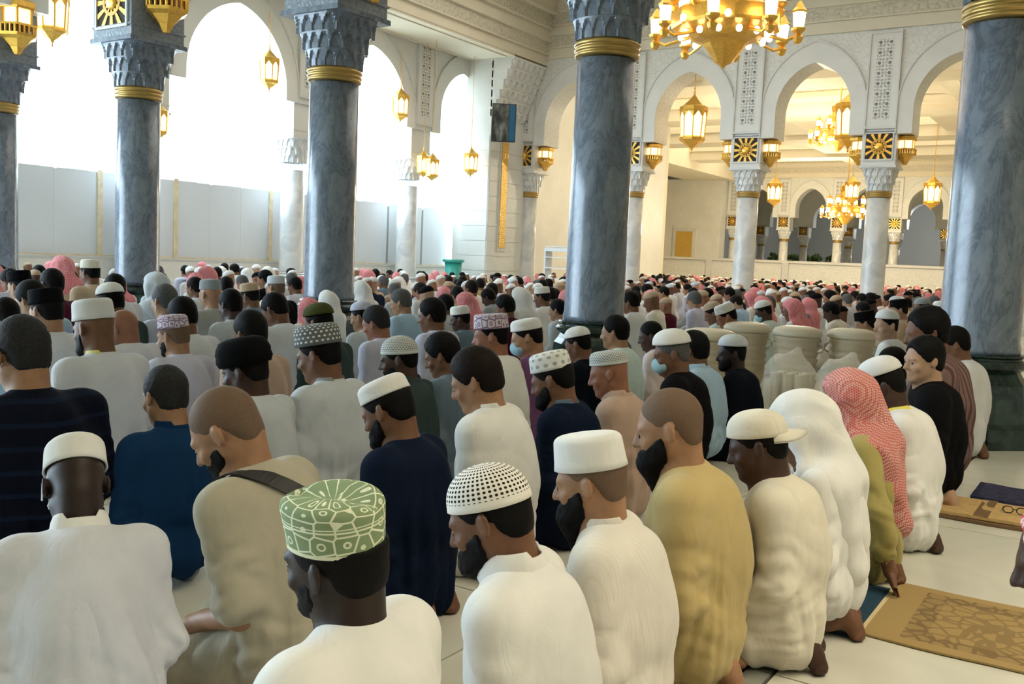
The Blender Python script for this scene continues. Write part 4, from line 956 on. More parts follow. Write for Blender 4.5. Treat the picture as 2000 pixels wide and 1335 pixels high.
capmat('cap_starry', None, dots(26, 12, 0.24, (0.13, 0.14, 0.14), (0.72, 0.72, 0.70), 0.16, 0.95))
capmat('cap_openwork', None, dots(40, 16, 0.34, (0.56, 0.58, 0.57), (0.15, 0.16, 0.15), 0.22, 0.9))
capmat('cap_floral', None, dots(14, 6, 0.26, (0.68, 0.68, 0.66), (0.34, 0.36, 0.35), 0.15, 0.95))
def omani_pat(base, line, cell=(15, 5.0), wd=0.05):
    def f(nt, b, u, v, uv):
        mp = N(nt, 'ShaderNodeMapping'); mp.inputs['Scale'].default_value = (cell[0], cell[1], 1); L(nt, uv, mp.inputs[0])
        vo = N(nt, 'ShaderNodeTexVoronoi', feature='DISTANCE_TO_EDGE', i_Scale=1.0, i_Randomness=0.42); L(nt, mp.outputs[0], vo.inputs[0])
        v1 = N(nt, 'ShaderNodeTexVoronoi', feature='F1', i_Scale=1.0, i_Randomness=0.42); L(nt, mp.outputs[0], v1.inputs[0])
        l1 = math_n(nt, 'LESS_THAN', vo.outputs[0], wd); l2 = math_n(nt, 'LESS_THAN', math_n(nt, 'ABSOLUTE', math_n(nt, 'SUBTRACT', v1.outputs[0], 0.20)), wd*0.8)
        bands = math_n(nt, 'MAXIMUM', math_n(nt, 'LESS_THAN', math_n(nt, 'ABSOLUTE', math_n(nt, 'SUBTRACT', v, 0.40)), 0.010), math_n(nt, 'LESS_THAN', math_n(nt, 'ABSOLUTE', math_n(nt, 'SUBTRACT', v, 0.435)), 0.006))
        edge = math_n(nt, 'LESS_THAN', v, 0.145)
        fac = math_n(nt, 'MAXIMUM', math_n(nt, 'MAXIMUM', l1, l2), math_n(nt, 'MAXIMUM', bands, edge)); bump(nt, b, fac, 0.6, 0.003)
        return mix_c(nt, fac, base, line)
    return f
capmat('cap_omani_green', None, omani_pat((0.23, 0.30, 0.17), (0.74, 0.76, 0.58)))
capmat('cap_omani_purple', None, omani_pat((0.62, 0.58, 0.62), (0.27, 0.16, 0.27), (16, 5), 0.08))
def shemagh_mat(name, red, white, cell=70.0):
    m, nt, b = new_mat(name); cv = coords(nt, 'Object', (1, 1, 1), (0.5, 0.4, 0.6)); ck = N(nt, 'ShaderNodeTexChecker', i_Scale=cell); L(nt, cv, ck.inputs[0])
    ck.inputs[1].default_value = (*red, 1); ck.inputs[2].default_value = (*white, 1)
    n1 = N(nt, 'ShaderNodeTexNoise', i_Scale=5.0); L(nt, cv, n1.inputs[0]); f_ = ramp(nt, n1.outputs[0], [(0.42, (0.35, 0.35, 0.35)), (0.62, (0, 0, 0))])
    L(nt, mix_c(nt, f_.outputs[0], ck.outputs[0], red), b.inputs['Base Color']); b.inputs['Roughness'].default_value = 0.9
shemagh_mat('cloth_shemagh', (0.46, 0.09, 0.08), (0.62, 0.42, 0.37), 120.0)
shemagh_mat('cloth_shemagh_red', (0.55, 0.02, 0.05), (0.72, 0.68, 0.68), 80.0)
shemagh_mat('cloth_shemagh_pink', (0.60, 0.14, 0.16), (0.66, 0.34, 0.34), 60.0)
plain('mask_blue', (0.30, 0.50, 0.58), 0.7); plain('strap_black', (0.012, 0.011, 0.011), 0.6); plain('eye_dark', (0.02, 0.015, 0.012), 0.2)
# ---- assembling a person
_mc = {}
def cached(key, fn):
    if key not in _mc: _mc[key] = fn()
    return _mc[key]
def setmat(o, mt):
    if not o.material_slots: o.data.materials.append(MATS[mt])
    o.material_slots[0].link = 'OBJECT'; o.material_slots[0].material = MATS[mt]
FACE = pi/2                      # local +Y turned towards world -X
def person(root_xy, label, scale=1.0, face=0.0, lean=0.12, bow=0.35, yaw=0.0, roll=0.0, wide=1.0, arm='thigh', skin_='brown', hair='black', hairkind='short', hair_t=0.008, beard=None, cap=None, capmat_='cloth_white', cap_tilt=0.0, cap_scale=1.0,
           top='white', seed=0, short=False, pants=None, collar=None, belly=0.0, hands=False, feet=None, drape=None, drape_kw=None, lod=0, group=None, strap=None, mask=None, fold=1.0, ear=True, visor=False, bare_neck=False, cape_=None, glasses=False, elbow=False, thick=0.0):
    J = skeleton(lean, bow, yaw, roll, arm, wide); feet = bool(feet)
    key = (round(lean, 3), round(bow, 3), round(yaw, 3), round(roll, 3), arm, round(wide, 3)); hh = (0.0072, 0.0122) if lod == 0 else (0.0112, 0.0215)
    R = empty('person', (root_xy[0], root_xy[1], 0), FACE+face); R.scale = (scale,)*3; tag(R, label, 'person', group)
    bk = ('body', key, hands, feet, lod)
    me = cached(bk, lambda: np_mesh('body', *body_mesh(J, hands, feet, hh[0] if (hands or not feet) else 0.0088), ['skin_'+skin_])); o = link('body', me, R); setmat(o, 'skin_'+skin_)
    gk = ('garment', key, seed, short, pants is None, belly, lod, fold, thick); VQ = cached(gk, lambda: garment(J, seed, hh[1], short, pants is None, belly, fold=fold, thick=thick, sleeve=0.9))
    gm = cached(gk+('m',), lambda: np_mesh('garment', *VQ, ['cloth_white'])); g = link('shirt' if pants else 'robe', gm, R); setmat(g, 'cloth_'+top)
    if pants:
        pm = cached(('pants', key, seed % 3), lambda: np_mesh('trousers', *trousers(J, seed), ['cloth_black'])); o = link('trousers', pm, R); setmat(o, 'cloth_'+pants)
    if hair:
        cc = (CAP_POS[cap][:3], CAP_POS[cap][3]+cap_tilt) if cap else None; ht = min(hair_t, 0.004) if cap else hair_t
        hm = cached(('hair', key, round(ht, 4), hairkind, lod, cc), lambda: np_mesh('hair', *hair_mesh(J, ht, hairkind, hh[0], cc), ['hair_black'])); o = link('hair', hm, R); setmat(o, 'hair_'+hair)
    if beard:
        bm_ = cached(('beard', key, beard[1], beard[2], lod), lambda: np_mesh('beard', *beard_mesh(J, beard[1], beard[2], hh[0]), ['hair_black'])); o = link('beard', bm_, R); setmat(o, 'hair_'+beard[0])
    if cap:
        o = link('cap', cap_mesh(cap), R); setmat(o, capmat_); cp = CAP_POS[cap]; p = HP(J, cp[:3]); M = Matrix([list(r) for r in (J['Rh'] @ rot3(rx=cp[3]+cap_tilt))]).to_4x4(); M.translation = Vector(p); o.matrix_local = M @ Matrix.Scale(cap_scale, 4)
        if visor:
            v = MB(); V = []; Fc = []; nn = 14
            for layer in (0.0, 0.005):
                for ri in range(4):
                    for i in range(nn+1):
                        a = pi*0.14 + pi*0.72*i/nn; ext = sin(pi*i/nn)**0.55; r = 0.086+0.078*ext*ri/3
                        V.append((r*cos(a)*1.02, (0.100*sin(a)+0.078*ext*ri/3*1.0), layer - 0.012*ri/3 - 0.022*(cos(a)**2)*ri/3))
            m1 = nn+1
            for l_ in (0, 1):
                for ri in range(3):
                    for i in range(nn):
                        q = l_*4*m1; f_ = (q+ri*m1+i, q+ri*m1+i+1, q+(ri+1)*m1+i+1, q+(ri+1)*m1+i); Fc.append(f_ if l_ else f_[::-1])
            for i in range(nn): Fc.append((3*m1+i, 3*m1+i+1, 7*m1+i+1, 7*m1+i))
            vo = v.add(V, Fc).build('visor', capmat_, None, True); vo.parent = o; vo.matrix_local = Matrix.Rotation(visor, 4, 'Z') @ Matrix.Translation((0, 0, 0.004))
    if collar:
        ccol, ch, kind = collar; nk = J['neck']; axis = HP(J, (0, -0.03, -0.05))-nk; axis = axis/np.linalg.norm(axis); axis = axis*0.4+J['Rl'] @ np.array([0, 0, 0.6]); axis /= np.linalg.norm(axis); nk = nk + axis*0.010 + np.array([0, -0.004, 0])
        u = np.cross(axis, [1, 0, 0]); u /= np.linalg.norm(u); w_ = np.cross(u, axis); n_ = 32; V = []; UVs = []
        for r, z in ((0.074, -0.035), (0.071, -0.01), (0.069, ch*0.6), (0.068, ch), (0.0665, ch+0.003), (0.064, ch), (0.064, -0.02)) if kind == 'band' else ((0.080, -0.030), (0.085, -0.012), (0.078, ch*0.6), (0.071, ch), (0.068, ch+0.004), (0.065, ch), (0.064, -0.02)):
            for i in range(n_):
                a = 2*pi*i/n_; cc = nk + np.array([0, 0.0, 0.0]) + (w_*cos(a)*0.98 + u*sin(a)*1.10)*r + axis*(z - (0.018 if sin(a) < -0.75 else 0)); V.append(cc)
        Q = np.array([(j*n_+i, j*n_+(i+1) % n_, (j+1)*n_+(i+1) % n_, (j+1)*n_+i) for j in range(6) for i in range(n_)])
        o = link('collar', np_mesh('collar', np.array(V), Q, ['cloth_'+ccol]), R)
    if drape:
        kw = drape_kw or {}
        dm = np_mesh('head_cloth', *drape_mesh(J, seed, **kw), [drape]); link('head_cloth', dm, R)
    if strap:
        from mathutils.bvhtree import BVHTree
        tree = BVHTree.FromPolygons([tuple(p) for p in VQ[0]], [tuple(q) for q in VQ[1].tolist()])
        col_, wdt, pts = strap; P = []
        for a, b_ in zip(pts[:-1], pts[1:]):
            for t in np.linspace(0, 1, 12, endpoint=False): P.append(Vector(J['T'](np.array(a)*(1-t)+np.array(b_)*t)))
        S = []
        for p in P:
            q, n_, _, _ = tree.find_nearest(p); S.append((q+n_*0.006, n_))
        V = []
        for i, (q, n_) in enumerate(S):
            d = (S[min(i+1, len(S)-1)][0]-S[max(i-1, 0)][0]).normalized(); l_ = d.cross(n_).normalized()*wdt/2; V += [q-l_, q+l_, q+l_+n_*0.004, q-l_+n_*0.004]
        Fc = []
        for i in range(len(S)-1):
            for k in range(4): Fc.append((i*4+k, i*4+(k+1) % 4, i*4+4+(k+1) % 4, i*4+4+k))
        MB().add(V, Fc).fix('shoulder_strap', col_, R)
    if mask:
        f = Field(J['head']-0.16, J['head']+0.18, 0.007); f.ell(HP(J, (0, 0.062, -0.062)), (0.062, 0.052, 0.050), J['Rh'], 0.0); f.ell(HP(J, (0, 0.090, -0.05)), (0.03, 0.034, 0.04), J['Rh'], 0.03)
        f.clip(lambda X, Y, Z: 0.03-local_head(X, Y, Z, J)[1]); V, Q = f.nets(); link('face_mask', np_mesh('face_mask', relax(V, Q, 2), Q, [mask]), R)
    if lod == 0 and not drape:
        mb = MB()
        for s_ in (-1, 1):
            e = MB(); e.lathe([(0.001, -0.004), (0.006, -0.003), (0.006, 0.001), (0.001, 0.003)], 8); M = Matrix([list(r) for r in J['Rh']]).to_4x4() @ Matrix.Rotation(-pi/2, 4, 'X'); M.translation = Vector(HP(J, (s_*0.031, 0.0905, -0.009)))
            o = e.build('eye', 'eye_dark', R, True); o.matrix_local = M
    if glasses:
        for s_ in (-1, 1):
            MB().tube([HP(J, (s_*0.088, -0.01, 0.005)), HP(J, (s_*0.080, 0.085, 0.0))], 0.0028, 6).build('temple', 'shelf_white', R)
            MB().tube([HP(J, (s_*0.036+0.026*cos(a), 0.108, -0.008+0.020*sin(a))) for a in np.linspace(0, 2*pi, 13)], 0.0024, 6).build('rim', 'shelf_white', R)
    return R, J
def head_height(J): return J['head'][2]
def place(px, py, X_row=None, scale=None, lean=0.12, bow=0.35, yaw=0.0, roll=0.0, face=0.0, wide=1.0, arm='thigh', lim=(0.93, 1.10), **kw):
    """root position so that the head centre projects on (px,py); the row's X fixes the distance, the size follows within limits"""
    J = skeleton(lean, bow, yaw, roll, arm, wide); hz = J['head'][2]; off = Matrix.Rotation(FACE+face, 3, 'Z') @ Vector(J['head']); 
    if scale is None:
        p = at_x(px, py, X_row); scale = min(lim[1], max(lim[0], p.z/hz))
    p = at_z(px, py, hz*scale)
    return (p.x-off.x*scale, p.y-off.y*scale), scale
# ------------------------------------------------------------------ people, row by row (pixel of the head centre gives the spot on the floor)
ROOTS = []
def P(px, py, label, X=None, scale=None, **kw):
    sk = {k: kw[k] for k in ('lean', 'bow', 'yaw', 'roll', 'face', 'wide', 'arm') if k in kw}; lim = kw.pop('lim', (0.93, 1.10))
    xy, sc_ = place(px, py, X, scale, lim=lim, **sk)
    ROOTS.append((xy[0], xy[1], sc_, label))
    return person(xy, label, sc_, **kw)
# -- last row, nearest the aisle
P(655, 1088, 'man in a green and white embroidered cap and white robe, nearest the camera', X=-1.20, bow=0.10, lean=0.06, yaw=0.02, roll=-0.18, skin_='vdark', hair='black', hair_t=0.004, beard=('black', 0.006, 0.0), cap='omani', capmat_='cap_omani_green', cap_tilt=0.0, cap_scale=0.94, top='white', seed=1, wide=1.04, feet=False, face=0.12, thick=0.010)
P(955, 1008, 'man in a white knitted cap with rows of dark holes and white collared shirt', X=-1.20, bow=0.42, yaw=0.01, skin_='brown', hair='black', hair_t=0.005, beard=('black', 0.010, 0.01), cap='dome', capmat_='cap_knit_dots', top='white', collar=('white', 0.045, 'shirt'), seed=2, feet=False, hands='r', face=0.30, lean=0.17, thick=0.010)
P(1152, 938, 'man in a tall plain white cap with long black beard and pale pinstriped robe', X=-1.20, bow=0.22, yaw=-0.02, skin_='tan', hair='stubble', hair_t=0.002, beard=('black', 0.012, 0.10), cap='tall', cap_tilt=-0.02, capmat_='cloth_white', top='pinstripe', collar=('pinstripe', 0.030, 'band'), seed=3, feet=False, face=0.30, lean=0.17, thick=0.010)
P(1305, 835, 'shaven-headed man with full black beard in a khaki tan robe', X=-1.22, bow=0.24, yaw=0.06, skin_='tan', hair='stubble', hair_t=0.0015, beard=('black', 0.013, 0.09), top='khaki', seed=4, wide=1.04, lim=(0.93, 1.06), feet=True, face=0.30, lean=0.17, thick=0.010)
P(1478, 868, 'man in a white cap with the visor turned back and cream robe', X=-1.03, bow=0.34, yaw=0.01, skin_='dark', hair='black', hair_t=0.007, cap='ball', capmat_='cloth_cream', visor=pi+0.2, cap_tilt=0.10, top='cream', seed=5, lim=(0.88, 1.05), feet=True, face=0.30, lean=0.17, thick=0.010)
P(1562, 835, 'man under a white cloth hood that falls over his shoulders', X=-1.0, bow=0.45, lean=0.14, yaw=-0.14, skin_='brown', hair=None, top='white', seed=6, drape='cloth_white', drape_kw=dict(long_=0.36, hood_t=0.018, end_r=0.05), pants='denim', lim=(0.85, 1.05), feet=True, face=0.30)
P(1652, 782, 'elderly man in a red and white checked head cloth and olive robe', X=-1.02, bow=0.35, yaw=0.06, skin_='brown', hair=None, beard=('white', 0.008, 0.03), top='olive', seed=7, drape='cloth_shemagh', drape_kw=dict(long_=0.36, hood_t=0.014, side=0.04, end_r=0.072), arm='down_l', hands='l', lim=(0.88, 1.08), feet=True, face=0.30, lean=0.17)
P(1722, 752, 'man in a white cap and white robe with bright yellow collar', X=-1.0, bow=0.50, lean=0.2, yaw=-0.04, skin_='dark', hair='black', cap='skull', capmat_='cloth_offwhite', top='white', collar=('yellowcollar', 0.02, 'shirt'), seed=8, lim=(0.88, 1.1), feet=True, face=0.30, thick=0.010)
P(1742, 712, 'dark-haired man half hidden behind the man in the black shirt', scale=0.93, bow=0.4, yaw=0.26, skin_='dark', hair='black', top='offwhite', seed=9, lod=1, face=0.30, thick=0.010)
P(1803, 702, 'bareheaded young man in a black shirt, face in profile', X=-0.98, bow=0.10, lean=0.08, yaw=0.51, skin_='light', hair='black', hair_t=0.012, top='black', pants='black', seed=10, lim=(0.9, 1.16), feet=True, face=0.30, thick=0.010)
P(1808, 648, 'dark-haired man in a maroon striped shirt behind the black shirt', X=-1.4, bow=0.2, yaw=0.26, skin_='brown', hair='black', hair_t=0.014, top='maroonstripe', pants='black', seed=11, lod=1, lim=(0.9, 1.18), scale=1.24, face=0.30, thick=0.010)
P(1862, 672, 'man in a white robe at the end of the row by the green column base', scale=1.06, bow=0.35, yaw=-0.04, skin_='brown', hair='black', top='offwhite', seed=12, lod=1, lim=(0.9, 1.1), feet=True, face=0.30, thick=0.010)
# -- second row
P(148, 948, 'dark-skinned man in a plain white cap, glasses and white shirt, lower left', X=-2.35, bow=0.7, lean=0.42, yaw=0.1, roll=0.06, skin_='vdark', hair=None, cap='kufi', capmat_='cloth_white', cap_scale=1.04, top='coollit_white', collar=('white', 0.04, 'shirt'), seed=21, wide=1.0, glasses=True, feet=False, lim=(0.87, 1.1), face=-0.5)
P(440, 842, 'shaven-headed man in a beige short-sleeved tunic with a black shoulder strap', X=-2.25, bow=0.62, lean=0.4, yaw=0.20, skin_='tan', hair='stubble', hair_t=0.0015, beard=('black', 0.006, 0.0), top='beige', short=True, hands='l', seed=22, wide=1.08, strap=('strap_black', 0.045, [(-0.13, 0.02, 0.66), (-0.10, -0.12, 0.66), (-0.02, -0.22, 0.52), (0.09, -0.24, 0.38), (0.20, -0.18, 0.24)]), feet=False, face=0.3, lim=(0.93, 1.12), thick=0.010)
P(757, 800, 'bearded man in a white brimless cap and dark navy robe', X=-2.25, bow=0.48, yaw=0.00, skin_='brown', hair='black', hair_t=0.010, beard=('black', 0.012, 0.03), cap='low', capmat_='cloth_white', cap_tilt=-0.12, top='navy', seed=23, wide=1.08, feet=True, face=0.22, thick=0.010)
P(928, 742, 'dark-haired man in a sheer white shirt looking down', X=-2.30, bow=0.42, yaw=0.17, skin_='tan', hair='darkbrown', hair_t=0.014, top='white', collar=('white', 0.03, 'band'), seed=24, wide=1.02, feet=True, face=0.22, thick=0.010)
P(1078, 740, 'bearded man in a white floral cap and navy jacket', X=-2.25, bow=0.38, yaw=0.07, skin_='brown', hair='black', hair_t=0.008, beard=('black', 0.010, 0.02), cap='kufi', capmat_='cap_floral', top='navy', collar=('slate', 0.03, 'band'), seed=25, feet=True, face=0.22, thick=0.010)
P(1188, 728, 'man in a white openwork cap and rose beige shirt with collar', X=-2.25, bow=0.28, yaw=0.22, skin_='ruddy', hair=None, cap='low', capmat_='cap_openwork', top='rosebeige', collar=('rosebeige', 0.035, 'shirt'), seed=26, face=0.22, thick=0.010)
P(1310, 690, 'man in a white cap and blue face mask with a yellow lanyard on black shirt', X=-2.30, bow=0.25, yaw=0.32, skin_='brown', hair='grey', hair_t=0.003, cap='skull', capmat_='cloth_white', cap_scale=1.08, top='black', collar=('yellowcollar', 0.012, 'band'), mask='mask_blue', seed=27, face=0.22, thick=0.010)
P(1352, 683, 'black-haired man in a light blue shirt beside the blue face mask', X=-2.45, bow=0.2, yaw=-0.18, skin_='brown', hair='black', hair_t=0.014, top='lblue', pants='black', collar=('lblue', 0.035, 'shirt'), seed=28, wide=1.06, face=0.22, thick=0.010)
P(1428, 690, 'man in a pale blue cap and dark navy shirt before the water barrels', X=-2.30, bow=0.12, yaw=0.42, skin_='vdark', hair='black', hair_t=0.007, beard=('black', 0.007, 0.0), cap='skull', capmat_='cloth_greywhite', cap_scale=1.05, top='darknavy', seed=29, lod=1, face=0.22, thick=0.010)
# -- third row
P(40, 690, 'big man in a dark navy striped pullover at the left edge', X=-3.5, bow=0.25, yaw=0.05, skin_='tan', hair='saltpepper', hair_t=0.006, top='navystripe', seed=31, wide=1.16, belly=0.03, lim=(0.9, 1.14))
P(322, 772, 'short-haired man in a blue long-sleeved shirt', X=-3.10, bow=0.22, lean=0.04, yaw=-0.05, skin_='tan', hair='saltpepper', hair_t=0.005, top='blue', pants='grey', collar=('blue', 0.03, 'band'), seed=32, wide=1.06)
P(478, 722, 'man in a wrapped black turban and pale grey shirt', X=-3.30, bow=0.28, yaw=0.25, skin_='dark', hair='black', hair_t=0.01, cap='turban', capmat_='cloth_black', top='greywhite', seed=33, wide=1.02, face=0.12)
P(622, 692, 'heavy man in a dark cap with white specks and pale grey robe', X=-3.30, bow=0.30, yaw=0.20, skin_='brown', hair='black', hair_t=0.005, cap='kufi', capmat_='cap_starry', cap_scale=1.12, top='greywhite', collar=('grey', 0.02, 'band'), seed=34, wide=1.10, belly=0.03, face=0.12)
P(778, 700, 'long-haired man in a white openwork cap and dark green shirt', X=-3.30, bow=0.22, yaw=0.45, skin_='dark', hair='black', hair_t=0.016, beard=('black', 0.004, 0.0), cap='dome', capmat_='cap_openwork', top='greendark', collar=('greendark', 0.03, 'shirt'), seed=35, face=0.12)
P(862, 693, 'black-haired man in a slate blue shirt behind the sheer white shirt', X=-3.30, bow=0.40, yaw=0.30, skin_='brown', hair='black', hair_t=0.014, top='slate', seed=36, face=0.12)
P(958, 655, 'man in a purple patterned stiff cap and white robe', X=-3.40, bow=0.15, yaw=0.45, skin_='ruddy', hair='black', hair_t=0.005, cap='songkok', capmat_='cap_omani_purple', top='white', seed=37, lod=1, face=0.12)
P(1028, 658, 'man in a white cap and teal face mask with purple shirt', X=-3.40, bow=0.32, yaw=0.45, skin_='tan', hair='black', cap='low', capmat_='cloth_white', top='purple', mask='mask_blue', seed=38, lod=1, face=0.12)
P(1128, 672, 'man in a small white cap and black robe below the central column', X=-3.35, bow=0.35, yaw=0.1, skin_='brown', hair='black', cap='skull', capmat_='cloth_white', top='darknavy', seed=39, lod=1, face=0.12)
P(1200, 648, 'black-haired man in a pale green-grey shirt below the central column', X=-3.35, bow=0.15, yaw=0.1, skin_='tan', hair='black', hair_t=0.012, top='mint', pants='black', seed=40, lod=1, face=0.12)
P(1270, 655, 'close-cropped man looking down between the grey shirt and the white cap', X=-3.30, bow=0.3, yaw=0.3, skin_='dark', hair='black', hair_t=0.004, top='pinkwhite', seed=41, lod=1, face=0.12)
# -- fourth row and beyond, left side
P(183, 640, 'bearded man in a pale cap and white robe with lime yellow collar', X=-4.40, bow=0.22, yaw=0.15, skin_='brown', hair=None, beard=('black', 0.010, 0.03), cap='tall', capmat_='cloth_offwhite', top='coollit_white', collar=('yellow', 0.02, 'band'), seed=51, wide=1.06)
P(338, 655, 'man in a purple flowered cap and white robe', X=-4.9, bow=0.22, yaw=0.25, skin_='tan', hair='stubble', hair_t=0.003, beard=('black', 0.006, 0.0), cap='kufi', capmat_='cap_omani_purple', top='lavender', seed=52, wide=1.04)
P(487, 650, 'black-haired man just behind the black turban', X=-4.40, bow=0.2, yaw=0.0, skin_='brown', hair='black', hair_t=0.012, top='rosebeige', seed=53, lod=1)
P(622, 632, 'man in an olive knitted cap and dark jacket before the second column', X=-4.80, bow=0.3, yaw=0.2, skin_='brown', hair='black', cap='skull', capmat_='cloth_darkolive', cap_scale=1.05, top='greendark', seed=54, lod=1)
P(733, 630, 'grey-haired man in a lavender shirt right of the second column', X=-4.80, bow=0.35, yaw=0.3, skin_='ruddy', hair='saltpepper', top='lavender', seed=55, lod=1)
P(706, 618, 'boy in a pale cap and white robe beside the grey-haired man', X=-5.6, bow=0.25, yaw=0.3, skin_='tan', hair='black', cap='skull', capmat_='cloth_lavender', top='greywhite', seed=56, lod=1, lim=(0.85, 1.1))
P(842, 615, 'black-haired man in a lavender robe in the middle of the crowd', X=-4.8, bow=0.2, yaw=0.35, skin_='brown', hair='black', hair_t=0.014, top='lavender', seed=57, lod=1)
P(898, 622, 'man in a high white cap and dark blue shirt', X=-5.8, bow=0.25, yaw=0.5, skin_='dark', hair='black', cap='kufi', capmat_='cloth_white', top='slate', seed=58, lod=1)
P(782, 590, 'grey-haired man in a light blue shirt', X=-6.4, bow=0.3, yaw=0.4, skin_='tan', hair='grey', hair_t=0.012, top='lblue', seed=59, lod=1)
P(985, 600, 'long-haired man in a dark maroon shirt', X=-5.8, bow=0.3, yaw=0.3, skin_='brown', hair='black', hair_t=0.02, top='maroon', seed=60, lod=1)
P(90, 608, 'man in a black cap and white robe at the left', X=-5.2, bow=0.2, yaw=0.15, skin_='tan', hair='black', cap='songkok', capmat_='cloth_black', top='coollit_white', seed=61, lod=1)
P(60, 585, 'dark-haired man looking down beside the black cap, at the left', X=-5.8, bow=0.45, yaw=0.3, skin_='tan', hair='black', hair_t=0.014, top='lblue', seed=62, lod=1)
P(100, 555, 'broad man in a deep maroon shirt at the left', X=-7.2, bow=0.10, yaw=0.05, skin_='brown', hair='black', hair_t=0.008, top='maroon', seed=63, wide=1.12, lod=1, lim=(0.95, 1.15))
P(38, 558, 'man in a dark cap and white robe near the left edge', X=-7.2, bow=0.2, yaw=0.3, skin_='tan', hair='black', cap='songkok', capmat_='cloth_black', top='coollit_white', seed=64, lod=1)
P(10, 618, 'man in a pale blue shirt with dark backpack straps at the left edge', X=-4.8, bow=0.35, yaw=0.1, skin_='tan', hair='black', top='lblue', seed=65, lod=1, strap=('strap_black', 0.05, [(0.12, -0.05, 0.68), (0.10, -0.22, 0.50), (0.05, -0.26, 0.36)]), lim=(0.93, 1.0))
P(240, 640, 'bald man draped in a white shawl', X=-5.45, bow=0.35, yaw=0.3, skin_='ruddy', hair=None, top='coollit_white', seed=66, lod=1, thick=0.02, wide=1.08)
P(215, 590, 'man in a white cap over dark hair and dark green shirt', X=-6.6, bow=0.3, yaw=0.1, skin_='brown', hair='black', hair_t=0.012, cap='skull', capmat_='cloth_white', top='greendark', seed=67, lod=1)
P(223, 562, 'dark-haired man in a pale grey robe left of the first column base', X=-7.7, bow=0.15, yaw=0.1, skin_='brown', hair='black', top='coollit_white', seed=68, lod=1)
P(302, 560, 'person under a pale blue hooded cloth beside the first column', X=-7.7, bow=0.3, yaw=0.3, skin_='tan', hair=None, top='greywhite', seed=69, lod=1, drape='cloth_greywhite', drape_kw=dict(long_=0.3, h=0.014))
P(320, 588, 'grey-haired man in a lavender grey shirt', X=-6.6, bow=0.2, yaw=0.1, skin_='tan', hair='grey', top='lavender', seed=70, lod=1)
P(355, 618, 'black-haired man in a white robe behind the purple flowered cap', X=-5.5, bow=0.3, yaw=0.05, skin_='brown', hair='black', hair_t=0.010, top='coollit_white', seed=71, lod=1, wide=1.05)
P(410, 575, 'man in a grey cap and tan grey shirt', X=-7.2, bow=0.15, yaw=0.05, skin_='tan', hair=None, cap='kufi', capmat_='cloth_grey', top='greytan', seed=72, lod=1)
P(449, 595, 'dark-haired man in a pale blue robe', X=-6.4, bow=0.2, yaw=0.05, skin_='dark', hair='black', top='greywhite', seed=73, lod=1)
P(487, 578, 'man in a tan cap and blue grey shirt', X=-7.7, bow=0.25, yaw=0.2, skin_='brown', hair='black', cap='kufi', capmat_='cloth_tan', top='slate', seed=74, lod=1, lim=(0.9, 1.12))
P(380, 562, 'black-haired man in a white shirt right of the first column', X=-8.0, bow=0.25, yaw=0.2, skin_='brown', hair='black', top='coollit_white', seed=75, lod=1, lim=(0.9, 1.03))
P(538, 562, 'man in a pale grey stiff cap and black vest', X=-7.7, bow=0.15, yaw=0.1, skin_='tan', hair='stubble', cap='kufi', capmat_='cloth_greywhite', top='black', seed=76, lod=1)
P(536, 605, 'man leaning forward in a white robe left of the second column', X=-5.8, bow=0.5, lean=0.3, yaw=0.2, skin_='brown', hair='black', top='coollit_white', seed=77, lod=1, wide=1.06)
P(575, 558, 'black-haired man in a white robe left of the second column', X=-8.0, bow=0.25, yaw=0.2, skin_='brown', hair='black', hair_t=0.012, top='coollit_white', seed=78, lod=1, scale=1.02)
P(517, 545, 'black-haired man in a dark shirt, head bowed, left of the second column', X=-9.0, bow=0.2, yaw=0.3, skin_='tan', hair='black', top='darknavy', seed=79, lod=1)
P(120, 522, 'man in a bright red head cloth with black band near the left fence', X=-10.2, bow=0.1, yaw=0.1, skin_='tan', hair=None, top='tan', seed=80, lod=1, drape='cloth_shemagh_pink', drape_kw=dict(long_=0.3, h=0.014), lim=(0.9, 1.2))
P(175, 532, 'man in a pale cap and beige coat near the left fence', X=-9.6, bow=0.1, yaw=0.2, skin_='brown', hair='black', cap='kufi', capmat_='cloth_cream', top='tan', seed=81, lod=1, lim=(0.9, 1.2))
P(402, 540, 'man with a pink head cloth over white robe right of the first column', X=-9.8, bow=0.2, yaw=0.3, skin_='brown', hair=None, top='coollit_white', seed=82, lod=1, drape='cloth_shemagh_pink', drape_kw=dict(long_=0.35, h=0.014))
# -- right part, beyond the barrels
P(1690, 632, 'man in a flat black cap behind the right-hand water barrel', X=-2.35, bow=0.3, yaw=0.2, skin_='tan', hair='black', cap='songkok', capmat_='cloth_black', top='white', seed=91, lod=1)
P(1730, 635, 'man with white cap and black hair, face turned to the left', X=-1.9, bow=0.1, yaw=0.9, skin_='light', hair='black', hair_t=0.014, cap='skull', capmat_='cloth_white', top='white', seed=92, lod=1)
P(1755, 605, 'man in a black cap and beige patterned robe near the right column', X=-2.0, bow=0.2, yaw=0.4, skin_='tan', hair='black', cap='songkok', capmat_='cloth_black', top='tan', seed=93, lod=1)
P(1800, 598, 'man in a dark grey brimmed hat near the right column', X=-1.9, bow=0.2, yaw=0.3, skin_='brown', hair='black', cap='ball', capmat_='cloth_grey', visor=0.0, top='offwhite', seed=94, lod=1)
P(1838, 605, 'man in a lemon yellow shirt beside the right column', X=-1.85, bow=0.25, yaw=0.3, skin_='tan', hair='black', cap='low', capmat_='cloth_white', top='yellow', seed=95, lod=1)
P(1620, 582, 'black-haired man in a white robe behind the water barrels', X=-3.4, bow=0.3, yaw=0.5, skin_='ruddy', hair='black', hair_t=0.014, top='offwhite', seed=96, lod=1)
